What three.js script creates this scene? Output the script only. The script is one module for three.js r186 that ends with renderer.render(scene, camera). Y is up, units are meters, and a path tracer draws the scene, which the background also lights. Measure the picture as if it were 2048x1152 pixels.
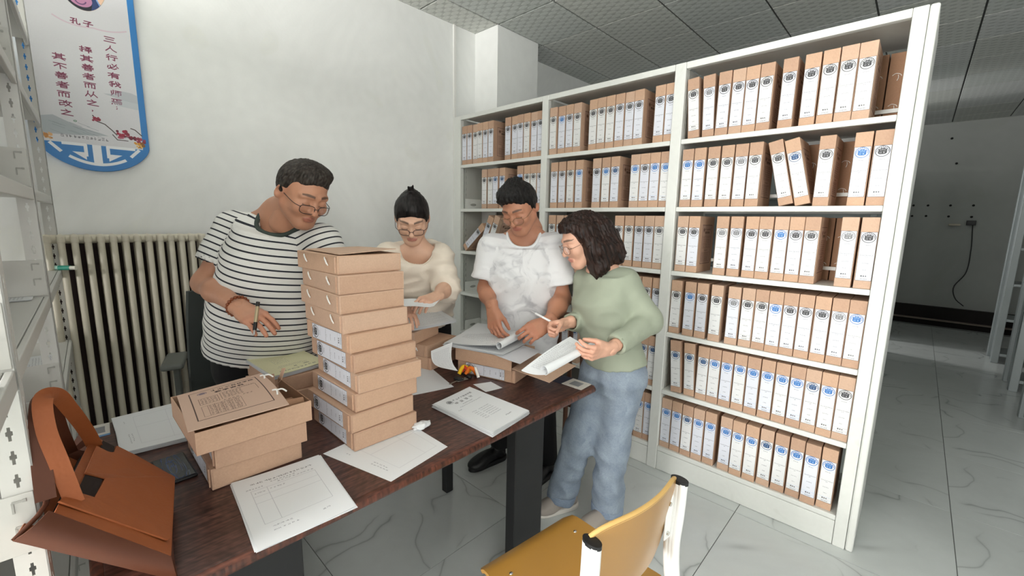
import * as THREE from 'three';
import { RoundedBoxGeometry } from 'three/addons/geometries/RoundedBoxGeometry.js';
import { mergeGeometries, mergeVertices } from 'three/addons/utils/BufferGeometryUtils.js';
import { ImprovedNoise } from 'three/addons/math/ImprovedNoise.js';
import { RectAreaLightUniformsLib } from 'three/addons/lights/RectAreaLightUniformsLib.js';

// ---------------------------------------------------------------- camera, sky, light, exposure
const W = 2048, H = 1152, FOCAL = 851.0;
const scene = new THREE.Scene();
const renderer = new THREE.WebGLRenderer({ antialias: true });
renderer.toneMapping = THREE.LinearToneMapping;
renderer.toneMappingExposure = 1.45;
renderer.shadowMap.enabled = true;
const camera = new THREE.PerspectiveCamera(2 * Math.atan(H / 2 / FOCAL) * 180 / Math.PI, W / H, 0.05, 60);
camera.rotation.order = 'YXZ';
camera.position.set(0, 1.5, 2.39);
camera.rotation.set(-8.98045 * Math.PI / 180, 43.42841 * Math.PI / 180, 1.12261 * Math.PI / 180);
camera.updateMatrixWorld(true);
scene.add(camera);
scene.background = new THREE.Color(0.35, 0.42, 0.5);      // overcast daylight outside the windows
RectAreaLightUniformsLib.init();
const WIN_Z = 5.6, FAR_Z = -7.0, LEFT_X = -2.99, RIGHT_X = 3.2, CEIL_Y = 3.085;
// window openings: wall, centre along the wall, width; all share the sill and lintel below
const WINDOWS = [['front', -1.65, 2.45, 1.06], ['right', 3.9, 1.6, 0.27], ['left', -4.83, 0.62, 0.6]];
const SILL = 0.9, LINTEL = 2.75;
const DAYLIGHT = 23;
for (const [wall, c, ww, k] of WINDOWS) {                  // daylight entering each opening
  const l = new THREE.RectAreaLight(new THREE.Color(1.0, 0.985, 0.965), DAYLIGHT * k, ww - 0.1, LINTEL - SILL - 0.1), y = (SILL + LINTEL) / 2;
  if (wall === 'front') { l.position.set(c, y, WIN_Z - 0.02); l.lookAt(c, y, 0); } else if (wall === 'right') { l.position.set(RIGHT_X - 0.02, y, c); l.lookAt(0, y, c); } else { l.position.set(LEFT_X + 0.02, y, c); l.lookAt(0, y, c); }
  l.name = 'window_daylight'; scene.add(l);
}

// ---------------------------------------------------------------- small helpers
const V = (x, y, z) => new THREE.Vector3(x, y, z);
const CAM = V(0, 1.5, 2.39), CQ = camera.quaternion.clone();
const rayDir = (px, py) => V((px - W / 2) / FOCAL, -(py - H / 2) / FOCAL, -1).applyQuaternion(CQ);
const at = (px, py, d) => CAM.clone().addScaledVector(rayDir(px, py), d);                       // a point at depth d
const onY = (px, py, y) => { const r = rayDir(px, py); return CAM.clone().addScaledVector(r, (y - CAM.y) / r.y); };
let seedState = 7;
const rnd = (a = 0, b = 1) => { seedState = (seedState * 1664525 + 1013904223) >>> 0; return a + (b - a) * seedState / 4294967296; };
const mixn = (a, b, t) => a + (b - a) * t, clamp = (x, a = 0, b = 1) => Math.min(b, Math.max(a, x));
const sstep = (a, b, x) => { const t = clamp((x - a) / (b - a)); return t * t * (3 - 2 * t); };
const perlin = new ImprovedNoise();
const noise = (x, y, z = 0) => perlin.noise(x, y, z);
const fbm = (x, y, z = 0, o = 4) => { let s = 0, a = 0.5, f = 1; for (let i = 0; i < o; i++) { s += a * perlin.noise(x * f, y * f, z * f); f *= 2.03; a *= 0.5; } return s; };
const NAMES = {};
const numbered = (n) => { NAMES[n] = (NAMES[n] ?? -1) + 1; return NAMES[n] ? n + '_' + String(NAMES[n]).padStart(3, '0') : n; };
function tag(o, label, category, group, kind) {
  o.userData = { ...o.userData };
  if (label) o.userData.label = label;
  if (category) o.userData.category = category;
  if (group) o.userData.group = group;
  if (kind) o.userData.kind = kind;
  return o;
}
function thing(name, label, category, pos = [0, 0, 0], turn = 0, group) {
  const o = new THREE.Group(); o.name = numbered(name);
  o.position.set(...(pos.isVector3 ? pos.toArray() : pos)); o.rotation.y = turn; scene.add(o);
  return tag(o, label, category, group);
}
function part(name, geo, mat, parent, pos, rot) {
  const m = new THREE.Mesh(geo, mat); m.name = name; m.castShadow = m.receiveShadow = true;
  if (pos) m.position.set(...(pos.isVector3 ? pos.toArray() : pos));
  if (rot) m.rotation.set(...rot);
  parent.add(m); return m;
}
function struct(name, geo, mat, pos, rot) { const m = part(name, geo, mat, scene, pos, rot); m.name = numbered(name); m.userData.kind = 'structure'; return m; }
function single(name, label, category, geo, mat, pos, rot, group) { const m = part(name, geo, mat, scene, pos, rot); m.name = numbered(name); return tag(m, label, category, group); }
// a geometry made in world coordinates, moved under a thing that stands at its own base
const under = (o, geo) => { o.updateMatrixWorld(true); geo.applyMatrix4(o.matrixWorld.clone().invert()); return geo; };
const box = (w, h, d, x = 0, y = 0, z = 0) => { const g = new THREE.BoxGeometry(w, h, d); g.translate(x, y, z); return g; };
const rbox = (w, h, d, r = 0.003, x = 0, y = 0, z = 0, s = 1) => { const g = new RoundedBoxGeometry(w, h, d, s, Math.min(r, w / 2.01, h / 2.01, d / 2.01)); g.translate(x, y, z); return g; };
const cyl = (r1, r2, h, n = 20) => new THREE.CylinderGeometry(r1, r2, h, n);
const plain = (g) => { const q = g.index ? g.toNonIndexed() : g; for (const k of Object.keys(q.attributes)) if (!['position', 'normal', 'uv'].includes(k)) q.deleteAttribute(k); return q; };
const merged = (list) => mergeGeometries(list.map(plain));
function tube(pts, r, seg = 24, rad = 10, closed = false) { return new THREE.TubeGeometry(new THREE.CatmullRomCurve3(pts.map((p) => p.isVector3 ? p : V(...p)), closed, 'centripetal'), seg, r, rad, closed); }
function rod(a, b, r, n = 12) { const g = cyl(r, r, a.distanceTo(b), n); g.applyQuaternion(new THREE.Quaternion().setFromUnitVectors(V(0, 1, 0), b.clone().sub(a).normalize())); const m = a.clone().add(b).multiplyScalar(0.5); g.translate(m.x, m.y, m.z); return g; }
// box-mapped uv in metres
function metricUV(g, s = 1, ox = 0, oy = 0) {
  const q = g.index ? g.toNonIndexed() : g; const p = q.attributes.position, n = q.attributes.normal, uv = new Float32Array(p.count * 2);
  for (let i = 0; i < p.count; i += 3) {
    let nx = 0, ny = 0, nz = 0; for (let k = 0; k < 3; k++) { nx += n.getX(i + k); ny += n.getY(i + k); nz += n.getZ(i + k); }
    nx = Math.abs(nx); ny = Math.abs(ny); nz = Math.abs(nz);
    for (let k = 0; k < 3; k++) { const x = p.getX(i + k), y = p.getY(i + k), z = p.getZ(i + k); let u, v; if (ny >= nx && ny >= nz) { u = x; v = z; } else if (nx >= nz) { u = z; v = y; } else { u = x; v = y; } uv[(i + k) * 2] = u * s + ox; uv[(i + k) * 2 + 1] = v * s + oy; }
  }
  q.setAttribute('uv', new THREE.BufferAttribute(uv, 2)); return q;
}
// a curved sheet of paper or board with a real thickness; fn(u, v) gives the point
function sheet(fn, nu = 12, nv = 12, th = 0.0006, backUV = null) {
  const pos = [], uv = [], idx = [], P = [], N = [];
  for (let j = 0; j <= nv; j++) for (let i = 0; i <= nu; i++) P.push(fn(i / nu, j / nv));
  const e = 1e-3;
  for (let j = 0; j <= nv; j++) for (let i = 0; i <= nu; i++) {
    const u = i / nu, v = j / nv, du = fn(Math.min(1, u + e), v).sub(fn(Math.max(0, u - e), v)), dv = fn(u, Math.min(1, v + e)).sub(fn(u, Math.max(0, v - e)));
    N.push(du.cross(dv).normalize());
  }
  const n1 = nu + 1, cnt = P.length;
  P.forEach((p, k) => { const q = p.clone().addScaledVector(N[k], th / 2); pos.push(q.x, q.y, q.z); uv.push((k % n1) / nu, Math.floor(k / n1) / nv); });
  P.forEach((p, k) => { const q = p.clone().addScaledVector(N[k], -th / 2); pos.push(q.x, q.y, q.z); if (backUV) uv.push(...backUV); else uv.push((k % n1) / nu, Math.floor(k / n1) / nv); });
  for (let j = 0; j < nv; j++) for (let i = 0; i < nu; i++) { const a = j * n1 + i, b = a + 1, c = a + n1, d = c + 1; idx.push(a, b, d, a, d, c, cnt + a, cnt + d, cnt + b, cnt + a, cnt + c, cnt + d); }
  const rim = []; for (let i = 0; i < nu; i++) rim.push([i, i + 1]); for (let j = 0; j < nv; j++) rim.push([j * n1 + nu, (j + 1) * n1 + nu]); for (let i = nu; i > 0; i--) rim.push([nv * n1 + i, nv * n1 + i - 1]); for (let j = nv; j > 0; j--) rim.push([j * n1, (j - 1) * n1]);
  for (const [a, b] of rim) { const k = pos.length / 3; for (const q of [a, b, cnt + a, cnt + b]) { pos.push(pos[q * 3], pos[q * 3 + 1], pos[q * 3 + 2]); uv.push(...(backUV ?? [uv[q * 2], uv[q * 2 + 1]])); } idx.push(k, k + 2, k + 1, k + 1, k + 2, k + 3); }
  const g = new THREE.BufferGeometry(); g.setAttribute('position', new THREE.Float32BufferAttribute(pos, 3)); g.setAttribute('uv', new THREE.Float32BufferAttribute(uv, 2)); g.setIndex(idx); g.computeVertexNormals(); return g;
}
const quad = (a, b, c, d) => (u, v) => a.clone().lerp(b, u).lerp(d.clone().lerp(c, u), v);       // a b c d: corners in turn, (0,0) (1,0) (1,1) (0,1)

// ---------------------------------------------------------------- textures
const canvas = (w, h, fill) => { const c = document.createElement('canvas'); c.width = w; c.height = h; const g = c.getContext('2d'); if (fill) { g.fillStyle = fill; g.fillRect(0, 0, w, h); } return [c, g]; };
function texOf(c, srgb = true, repeat = true) { const t = new THREE.CanvasTexture(c); if (srgb) t.colorSpace = THREE.SRGBColorSpace; t.wrapS = t.wrapT = repeat ? THREE.RepeatWrapping : THREE.ClampToEdgeWrapping; return t; }
function dataTex(w, h, fn, srgb = true) {        // fn(u, v) -> [r, g, b] 0..255, tiles
  const d = new Uint8Array(w * h * 4);
  for (let j = 0; j < h; j++) for (let i = 0; i < w; i++) { const c = fn(i / w, j / h), o = (j * w + i) * 4; d[o] = clamp(c[0], 0, 255); d[o + 1] = clamp(c[1], 0, 255); d[o + 2] = clamp(c[2], 0, 255); d[o + 3] = 255; }
  const t = new THREE.DataTexture(d, w, h); t.magFilter = THREE.LinearFilter; t.wrapS = t.wrapT = THREE.RepeatWrapping; if (srgb) t.colorSpace = THREE.SRGBColorSpace; t.needsUpdate = true; return t;
}
const tnoise = (u, v, f, s = 0) => { const a = u * Math.PI * 2, b = v * Math.PI * 2, r = f / 6.2832; return noise(Math.cos(a) * r + s, Math.sin(a) * r + Math.cos(b) * r * 0.7, Math.sin(b) * r + s * 1.7); };
const scaled = (t, x, y) => { const c = t.clone(); c.repeat.set(x, y); c.needsUpdate = true; return c; };
// strokes of the legible characters, on a 0..100 grid
const GLYPH = {
  '三': '12,18 88,18;20,50 80,50;5,86 95,86', '人': '50,8 44,40 10,92;48,38 66,70 94,90', '行': '30,6 10,30;34,32 8,58;24,46 24,96;46,18 90,18;40,44 96,44;72,44 72,90 58,82',
  '必': '14,44 8,72;30,36 34,80 62,90 80,70;46,14 56,30;82,10 60,50 14,90;80,40 94,62', '有': '6,24 94,24;46,6 30,44 6,66;34,42 82,42 82,92 68,88;34,42 34,96;34,58 80,58;34,74 80,74',
  '我': '40,8 12,18;4,38 96,38;28,14 28,90 16,82;8,68 48,52;58,6 66,52 92,90 94,72;86,48 52,84;74,10 86,24', '师': '14,22 14,62;30,8 30,56 10,92;44,16 96,16;68,16 68,96;48,36 48,74;48,36 90,36 90,72 82,68',
  '焉': '10,10 90,10;50,10 50,46;24,24 24,46;50,28 82,28;10,46 88,46;20,46 18,62 88,62 84,84 74,80;12,76 8,94;30,76 34,90;48,74 52,88;64,74 70,86', '择': '8,28 40,28;24,8 24,88 12,82;6,62 40,50;50,14 90,14 48,44;56,18 94,44;52,54 92,54;46,70 96,70;72,42 72,96',
  '其': '8,22 92,22;30,6 30,70;70,6 70,70;30,38 70,38;30,54 70,54;4,72 96,72;34,78 12,96;64,78 90,96', '善': '32,4 40,16;68,4 60,16;14,20 86,20;20,34 80,34;50,20 50,52;8,50 92,50;30,54 34,64;70,54 64,64;10,68 90,68;26,76 74,76 74,96 26,96 26,76',
  '者': '20,20 74,20;46,4 46,40;6,42 94,42;86,10 50,46 8,72;34,60 78,60 78,94 34,94 34,60;34,76 78,76', '而': '6,14 94,14;50,14 42,34;14,34 86,34 86,92 74,88;14,34 14,94;38,36 38,90;62,36 62,90', '从': '28,8 24,50 6,92;26,44 42,74;72,8 64,54 44,92;68,46 96,90',
  '之': '46,4 56,16;14,28 82,28 16,82;14,80 34,84 96,90', '不': '6,16 94,16;52,16 8,66;50,36 50,96;56,46 92,68', '改': '8,18 42,18 42,48 10,48 10,86 46,70;62,6 48,38;56,28 96,28;86,28 76,62 46,94;56,38 72,70 96,92',
  '孔': '10,14 46,14 30,34;30,34 30,90 18,84;4,58 52,46;64,8 64,84 76,92 94,90 94,74', '子': '14,14 80,14 50,38;50,38 50,92 34,86;4,50 96,50', '毕': '16,12 16,44;16,28 40,20;16,44 42,40;60,6 60,44 92,44 92,34;90,14 60,26;6,66 94,66;50,50 50,98',
  '业': '36,8 36,88;64,8 64,88;12,26 26,64;90,26 74,64;4,90 96,90', '设': '14,8 24,20;6,36 24,36 24,84 38,74;52,12 48,34 38,42;52,12 80,12 80,36 94,36;46,52 86,52 66,80 40,96;54,60 72,82 96,96', '计': '16,8 28,20;6,38 26,38 26,86 42,74;44,40 98,40;70,6 70,98',
  '教': '8,20 46,20;28,4 28,38;4,38 56,38;50,8 8,58;16,54 44,54 30,66;30,62 30,94 20,90;6,76 50,68;68,4 54,40;62,28 98,28;88,28 78,64 52,94;62,40 76,72 98,94', '学': '20,6 28,20;48,4 52,18;80,6 70,20;8,44 12,28 90,28 86,42;28,44 72,44 50,58;50,58 50,94 36,88;6,70 94,70',
  '资': '10,10 22,20;8,40 26,26;48,4 36,26;44,16 88,16 80,28;62,20 34,46;62,24 92,44;24,52 76,52 76,80;24,52 24,80;50,58 46,78 12,96;56,80 88,96', '料': '10,18 18,32;42,14 34,32;4,42 50,42;26,6 26,96;24,46 6,74;28,46 46,66;60,20 70,32;56,42 68,54;52,74 98,62;82,6 82,98',
  '科': '40,6 10,16;4,34 48,34;26,14 26,96;24,38 6,70;28,40 46,60;60,20 70,32;56,42 68,54;52,74 98,62;82,6 82,98', '技': '8,28 40,28;24,8 24,88 12,82;6,62 40,50;46,26 96,26;70,6 70,46;50,46 86,46 70,74 42,96;54,52 72,80 98,96', '院': '10,8 10,98;10,10 36,10 22,40 36,58 22,66;64,4 70,14;44,28 46,18 94,18 90,30;52,34 86,34;42,52 98,52;60,54 56,78 38,96;76,54 76,86 88,92 98,90 98,76', '山': '50,6 50,88;14,34 14,88 88,88;88,34 88,92',
  '务': '40,4 14,34;36,16 74,16 44,42 8,54;34,24 60,42 94,52;22,62 78,62 74,92 60,88;50,50 44,76 14,96', '处': '28,6 8,46;26,22 48,22 38,58 8,92;18,44 40,76 98,90;68,6 68,74;70,34 88,52', '。': '30,60 50,50 68,62 60,82 38,82 30,60', '；': '40,30 44,36;46,70 38,88', '，': '40,70 50,76 40,94',
};
function glyph(g, ch, x, y, w, h, lw, col) {
  const s = GLYPH[ch]; if (!s) return; g.strokeStyle = col; g.lineWidth = lw; g.lineCap = 'round'; g.lineJoin = 'round';
  for (const st of s.split(';')) { g.beginPath(); st.split(' ').forEach((q, i) => { const [a, b] = q.split(',').map(Number), px = x + a / 100 * w, py = y + b / 100 * h; if (i) g.lineTo(px, py); else g.moveTo(px, py); }); g.stroke(); }
}
// print too small to read in the photograph: rows of little inked marks
function marks(g, x, y, w, h, n, col, r = rnd) {
  g.strokeStyle = col; g.lineWidth = Math.max(1, h * 0.1); const cw = w / n;
  for (let i = 0; i < n; i++) { const x0 = x + i * cw + cw * 0.1, ww = cw * 0.78; for (let k = 0; k < 5; k++) { g.beginPath(); if (r() < 0.55) { const yy = y + r() * h; g.moveTo(x0 + r() * ww * 0.3, yy); g.lineTo(x0 + ww * (0.6 + r() * 0.4), yy); } else { const xx = x0 + r() * ww; g.moveTo(xx, y + r() * h * 0.3); g.lineTo(xx + (r() - 0.5) * ww * 0.3, y + h * (0.6 + r() * 0.4)); } g.stroke(); } }
}
function seal(g, cx, cy, r, col, pale) {
  g.strokeStyle = col; g.lineWidth = r * 0.1; g.beginPath(); g.arc(cx, cy, r * 0.95, 0, 7); g.stroke();
  g.lineWidth = r * 0.1; for (let i = 0; i < 11; i++) { const a = Math.PI * (0.98 + i / 10 * 1.04), b = r * 0.76; g.save(); g.translate(cx + Math.cos(a) * b, cy + Math.sin(a) * b); g.rotate(a + 1.57); g.beginPath(); g.moveTo(-r * 0.08, 0); g.lineTo(r * 0.08, 0); g.moveTo(0, -r * 0.08); g.lineTo(0, r * 0.08); g.stroke(); g.restore(); }
  const q = r * 1.12, P = (x, y) => [cx + x * q, cy + y * q]; g.fillStyle = col; g.beginPath(); [[-0.5, -0.36], [-0.28, -0.36], [-0.28, -0.52], [0.3, -0.52], [0.3, -0.36], [0.52, -0.36], [0.52, 0.34], [0.3, 0.5], [-0.3, 0.5], [-0.52, 0.34]].forEach(([x, y], i) => i ? g.lineTo(...P(x, y)) : g.moveTo(...P(x, y))); g.closePath(); g.fill();
  g.strokeStyle = pale; g.lineWidth = r * 0.07;
  for (const [a, b, c, d] of [[-0.36, -0.3, 0.36, -0.3], [-0.36, -0.1, -0.05, -0.1], [0.06, -0.12, 0.38, -0.12], [-0.3, 0.1, -0.3, 0.36], [-0.14, 0.06, -0.14, 0.4], [0.05, 0.05, 0.3, 0.38], [0.3, 0.05, 0.08, 0.38], [-0.02, -0.42, -0.02, -0.16]]) { g.beginPath(); g.moveTo(...P(a, b)); g.lineTo(...P(c, d)); g.stroke(); }
}
const std = (o) => new THREE.MeshStandardMaterial(o), phys = (o) => new THREE.MeshPhysicalMaterial(o);

// ---------------------------------------------------------------- the room
const plasterTex = dataTex(512, 512, (u, v) => { const n = tnoise(u, v, 7, 3) * 5 + tnoise(u, v, 40, 9) * 3, s = sstep(0.42, 0.56, tnoise(u, v, 12, 21)) * 5; return [240 + n - s * 0.4, 241 + n - s * 0.4, 238 + n - s * 0.7]; });
const plasterBump = dataTex(256, 256, (u, v) => { const n = 128 + tnoise(u, v, 30, 4) * 50 + tnoise(u, v, 90, 2) * 40; return [n, n, n]; }, false);
const wallMat = std({ map: scaled(plasterTex, 0.45, 0.45), bumpMap: plasterBump, bumpScale: 0.0008, roughness: 0.82 });
const wallUV = (g) => metricUV(g);
const T = 0.2, HW = CEIL_Y + 0.25;
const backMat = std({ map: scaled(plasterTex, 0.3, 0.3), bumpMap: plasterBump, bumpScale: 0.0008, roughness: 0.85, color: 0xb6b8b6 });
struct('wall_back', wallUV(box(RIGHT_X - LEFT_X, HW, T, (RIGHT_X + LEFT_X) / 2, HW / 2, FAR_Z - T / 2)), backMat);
{ // the two walls with windows, outside the frame: openings with frames and panes
  const white = std({ color: 0xf0f0ee, roughness: 0.4 }), glass = phys({ transmission: 1, roughness: 0.02, thickness: 0, color: 0xffffff }), h = LINTEL - SILL;
  const wallWith = (wall, a0, a1) => { // pieces of wall along one axis, in a frame where the wall runs along x and faces +z
    const list = [box(a1 - a0, SILL, T, (a0 + a1) / 2, SILL / 2, 0), box(a1 - a0, HW - LINTEL, T, (a0 + a1) / 2, (HW + LINTEL) / 2, 0)]; let x = a0;
    const ws = WINDOWS.filter((w) => w[0] === wall).map((w) => [w[1] - w[2] / 2, w[1] + w[2] / 2]).sort((p, q) => p[0] - q[0]);
    for (const [b, e] of [...ws, [a1, a1]]) { list.push(box(b - x, h, T, (b + x) / 2, (SILL + LINTEL) / 2, 0)); x = e; }
    return merged(list); };
  const f = wallWith('front', LEFT_X, RIGHT_X + T); f.translate(0, 0, WIN_Z + T / 2); struct('wall_front', wallUV(f), wallMat);
  const r = wallWith('right', FAR_Z - T, WIN_Z); r.rotateY(-Math.PI / 2); r.translate(RIGHT_X + T / 2, 0, 0); struct('wall_right', wallUV(r), wallMat);
  const lw = wallWith('left', FAR_Z - T, WIN_Z + T); lw.rotateY(-Math.PI / 2); lw.translate(LEFT_X - T / 2, 0, 0); struct('wall_left', wallUV(lw), wallMat);
  WINDOWS.forEach(([wall, c, ww], i) => {
    const o = new THREE.Group(); o.name = 'window_' + (i + 1); if (wall === 'front') o.position.set(c, SILL, WIN_Z + 0.12); else { o.position.set(wall === 'right' ? RIGHT_X + 0.12 : LEFT_X - 0.12, SILL, c); o.rotation.y = Math.PI / 2; } o.userData.kind = 'structure'; scene.add(o);
    part('window_frame', merged([box(ww, 0.05, 0.06, 0, 0.025, 0), box(ww, 0.05, 0.06, 0, h - 0.025, 0), box(0.05, h, 0.06, -ww / 2 + 0.025, h / 2, 0), box(0.05, h, 0.06, ww / 2 - 0.025, h / 2, 0), box(0.05, h, 0.06, 0, h / 2, 0)]), white, o);
    for (const s of [-1, 1]) part('pane', box(ww / 2 - 0.07, h - 0.1, 0.006, s * ww / 4, h / 2, 0), glass, o);
  });
}
// floor: a grout bed and polished marble-look tiles laid on it
const veinTex = dataTex(1024, 1024, (u, v) => {
  let k = 0; const w1 = tnoise(u, v, 4, 11), w2 = tnoise(u, v, 14, 17);
  for (const [a, b, s, amp, w] of [[1, 2, 3, 1, 0.012], [2, 1, 29, 0.8, 0.009], [1, -1, 41, 0.7, 0.01]]) { const t = a * u + b * v + w1 * 0.9 + w2 * 0.12 + tnoise(u, v, 40, s) * 0.02, d = Math.abs(t - Math.round(t)); const on = sstep(-0.05, 0.3, tnoise(u, v, 5, s + 5)); k += amp * on * (Math.exp(-d / (w * (0.4 + on))) + 0.35 * Math.exp(-d / (w * 5))); }
  const c = tnoise(u, v, 5, 50) * 5 + tnoise(u, v, 30, 8) * 2; k = Math.min(1, k) * 44; return [212 + c - k, 216 + c - k, 214 + c - k * 0.98];
});
const floorMats = [0, 1, 2, 3].map((i) => { const t = veinTex.clone(); t.offset.set(i * 0.37, i * 0.61); t.rotation = i * 1.57; t.needsUpdate = true; return std({ map: t, roughness: 0.2, metalness: 0 }); });
{
  const bed = struct('floor', box(RIGHT_X - LEFT_X + 0.4, 0.1, WIN_Z - FAR_Z + 0.4, (RIGHT_X + LEFT_X) / 2, -0.053, (WIN_Z + FAR_Z) / 2), std({ color: 0x6d6f6c, roughness: 0.9 }));
  const P = 0.8325, gap = 0.0035, geos = [0, 1, 2].map((i) => { const g = new THREE.BoxGeometry(P - gap, 0.008, P - gap); const uv = g.attributes.uv; for (let k = 0; k < uv.count; k++) uv.setXY(k, uv.getX(k) * 0.62 + i * 0.31, uv.getY(k) * 0.62 + i * 0.17); return g; });
  for (let ix = -3; ix <= 4; ix++) for (let iz = -9; iz <= 5; iz++) {
    const x = -0.5315 + (ix + 0.5) * P, z = 0.078 + (iz - 0.5) * P; if (x - P / 2 > RIGHT_X || z - P / 2 > WIN_Z || z + P / 2 < FAR_Z || x + P / 2 < LEFT_X) continue;
    part('floor_tile', geos[Math.floor(rnd() * 3)], floorMats[Math.floor(rnd() * 4)], bed, [x, -0.004, z], [0, 0, 0]);
  }
}
// ceiling: a dark grid and embossed mineral tiles held in it
{
  const emboss = (u, v) => { let d = 9; for (let a = 0; a < 2; a++) { const x = (u * 5 + a * 0.5) % 1 - 0.5, y = (v * 8 + a * 0.5) % 1 - 0.5; d = Math.min(d, Math.hypot(x / 0.42, y / 0.36)); } return d; };
  const tileTex = dataTex(256, 256, (u, v) => { const d = emboss(u, v), k = sstep(1.0, 0.75, d) * 24 + tnoise(u, v, 60, 3) * 8; return [194 + k, 196 + k, 193 + k]; });
  const tileBump = dataTex(256, 256, (u, v) => { const d = emboss(u, v), k = 100 + sstep(1.05, 0.6, d) * 110 + tnoise(u, v, 80, 5) * 30; return [k, k, k]; }, false);
  const mats = [0xffffff, 0xf4f6f4, 0xfafaf6].map((c) => std({ map: tileTex, bumpMap: tileBump, bumpScale: 0.002, roughness: 0.9, color: c }));
  const slab = struct('ceiling', box(RIGHT_X - LEFT_X + 0.4, 0.12, WIN_Z - FAR_Z + 0.4, (RIGHT_X + LEFT_X) / 2, CEIL_Y + 0.07, (WIN_Z + FAR_Z) / 2), std({ color: 0x5a5c5a, roughness: 0.8 }));
  const P = 0.572, g = new RoundedBoxGeometry(P - 0.012, 0.012, P - 0.012, 1, 0.004); { const uv = g.attributes.uv; const p = g.attributes.position; for (let i = 0; i < uv.count; i++) uv.setXY(i, p.getX(i) / P + 0.5, p.getZ(i) / P + 0.5); }
  for (let ix = -1; ix <= 10; ix++) for (let iz = -9; iz <= 13; iz++) {
    const x = -2.715 + (ix + 0.5) * P, z = -0.25 - (iz + 0.5) * P; if (x - P / 2 > RIGHT_X || z + P / 2 < FAR_Z || z > WIN_Z || x + P / 2 < LEFT_X - 0.05) continue;
    part('ceiling_tile', g, mats[Math.floor(rnd() * 3)], slab, [x, CEIL_Y + 0.006, z]);
  }
}
// the pilaster at the end of the left wall and the narrow plaster strip beside the shelf
struct('wall_pilaster', wallUV(box(0.28, CEIL_Y, 0.51, LEFT_X + 0.14, CEIL_Y / 2, -0.5)), wallMat);
struct('trim_1', rbox(0.014, CEIL_Y, 0.026, 0.004, LEFT_X + 0.007, CEIL_Y / 2, -0.012), std({ color: 0xe9e8e3, roughness: 0.5 }));
// patches of fresh filler on the left wall

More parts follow.
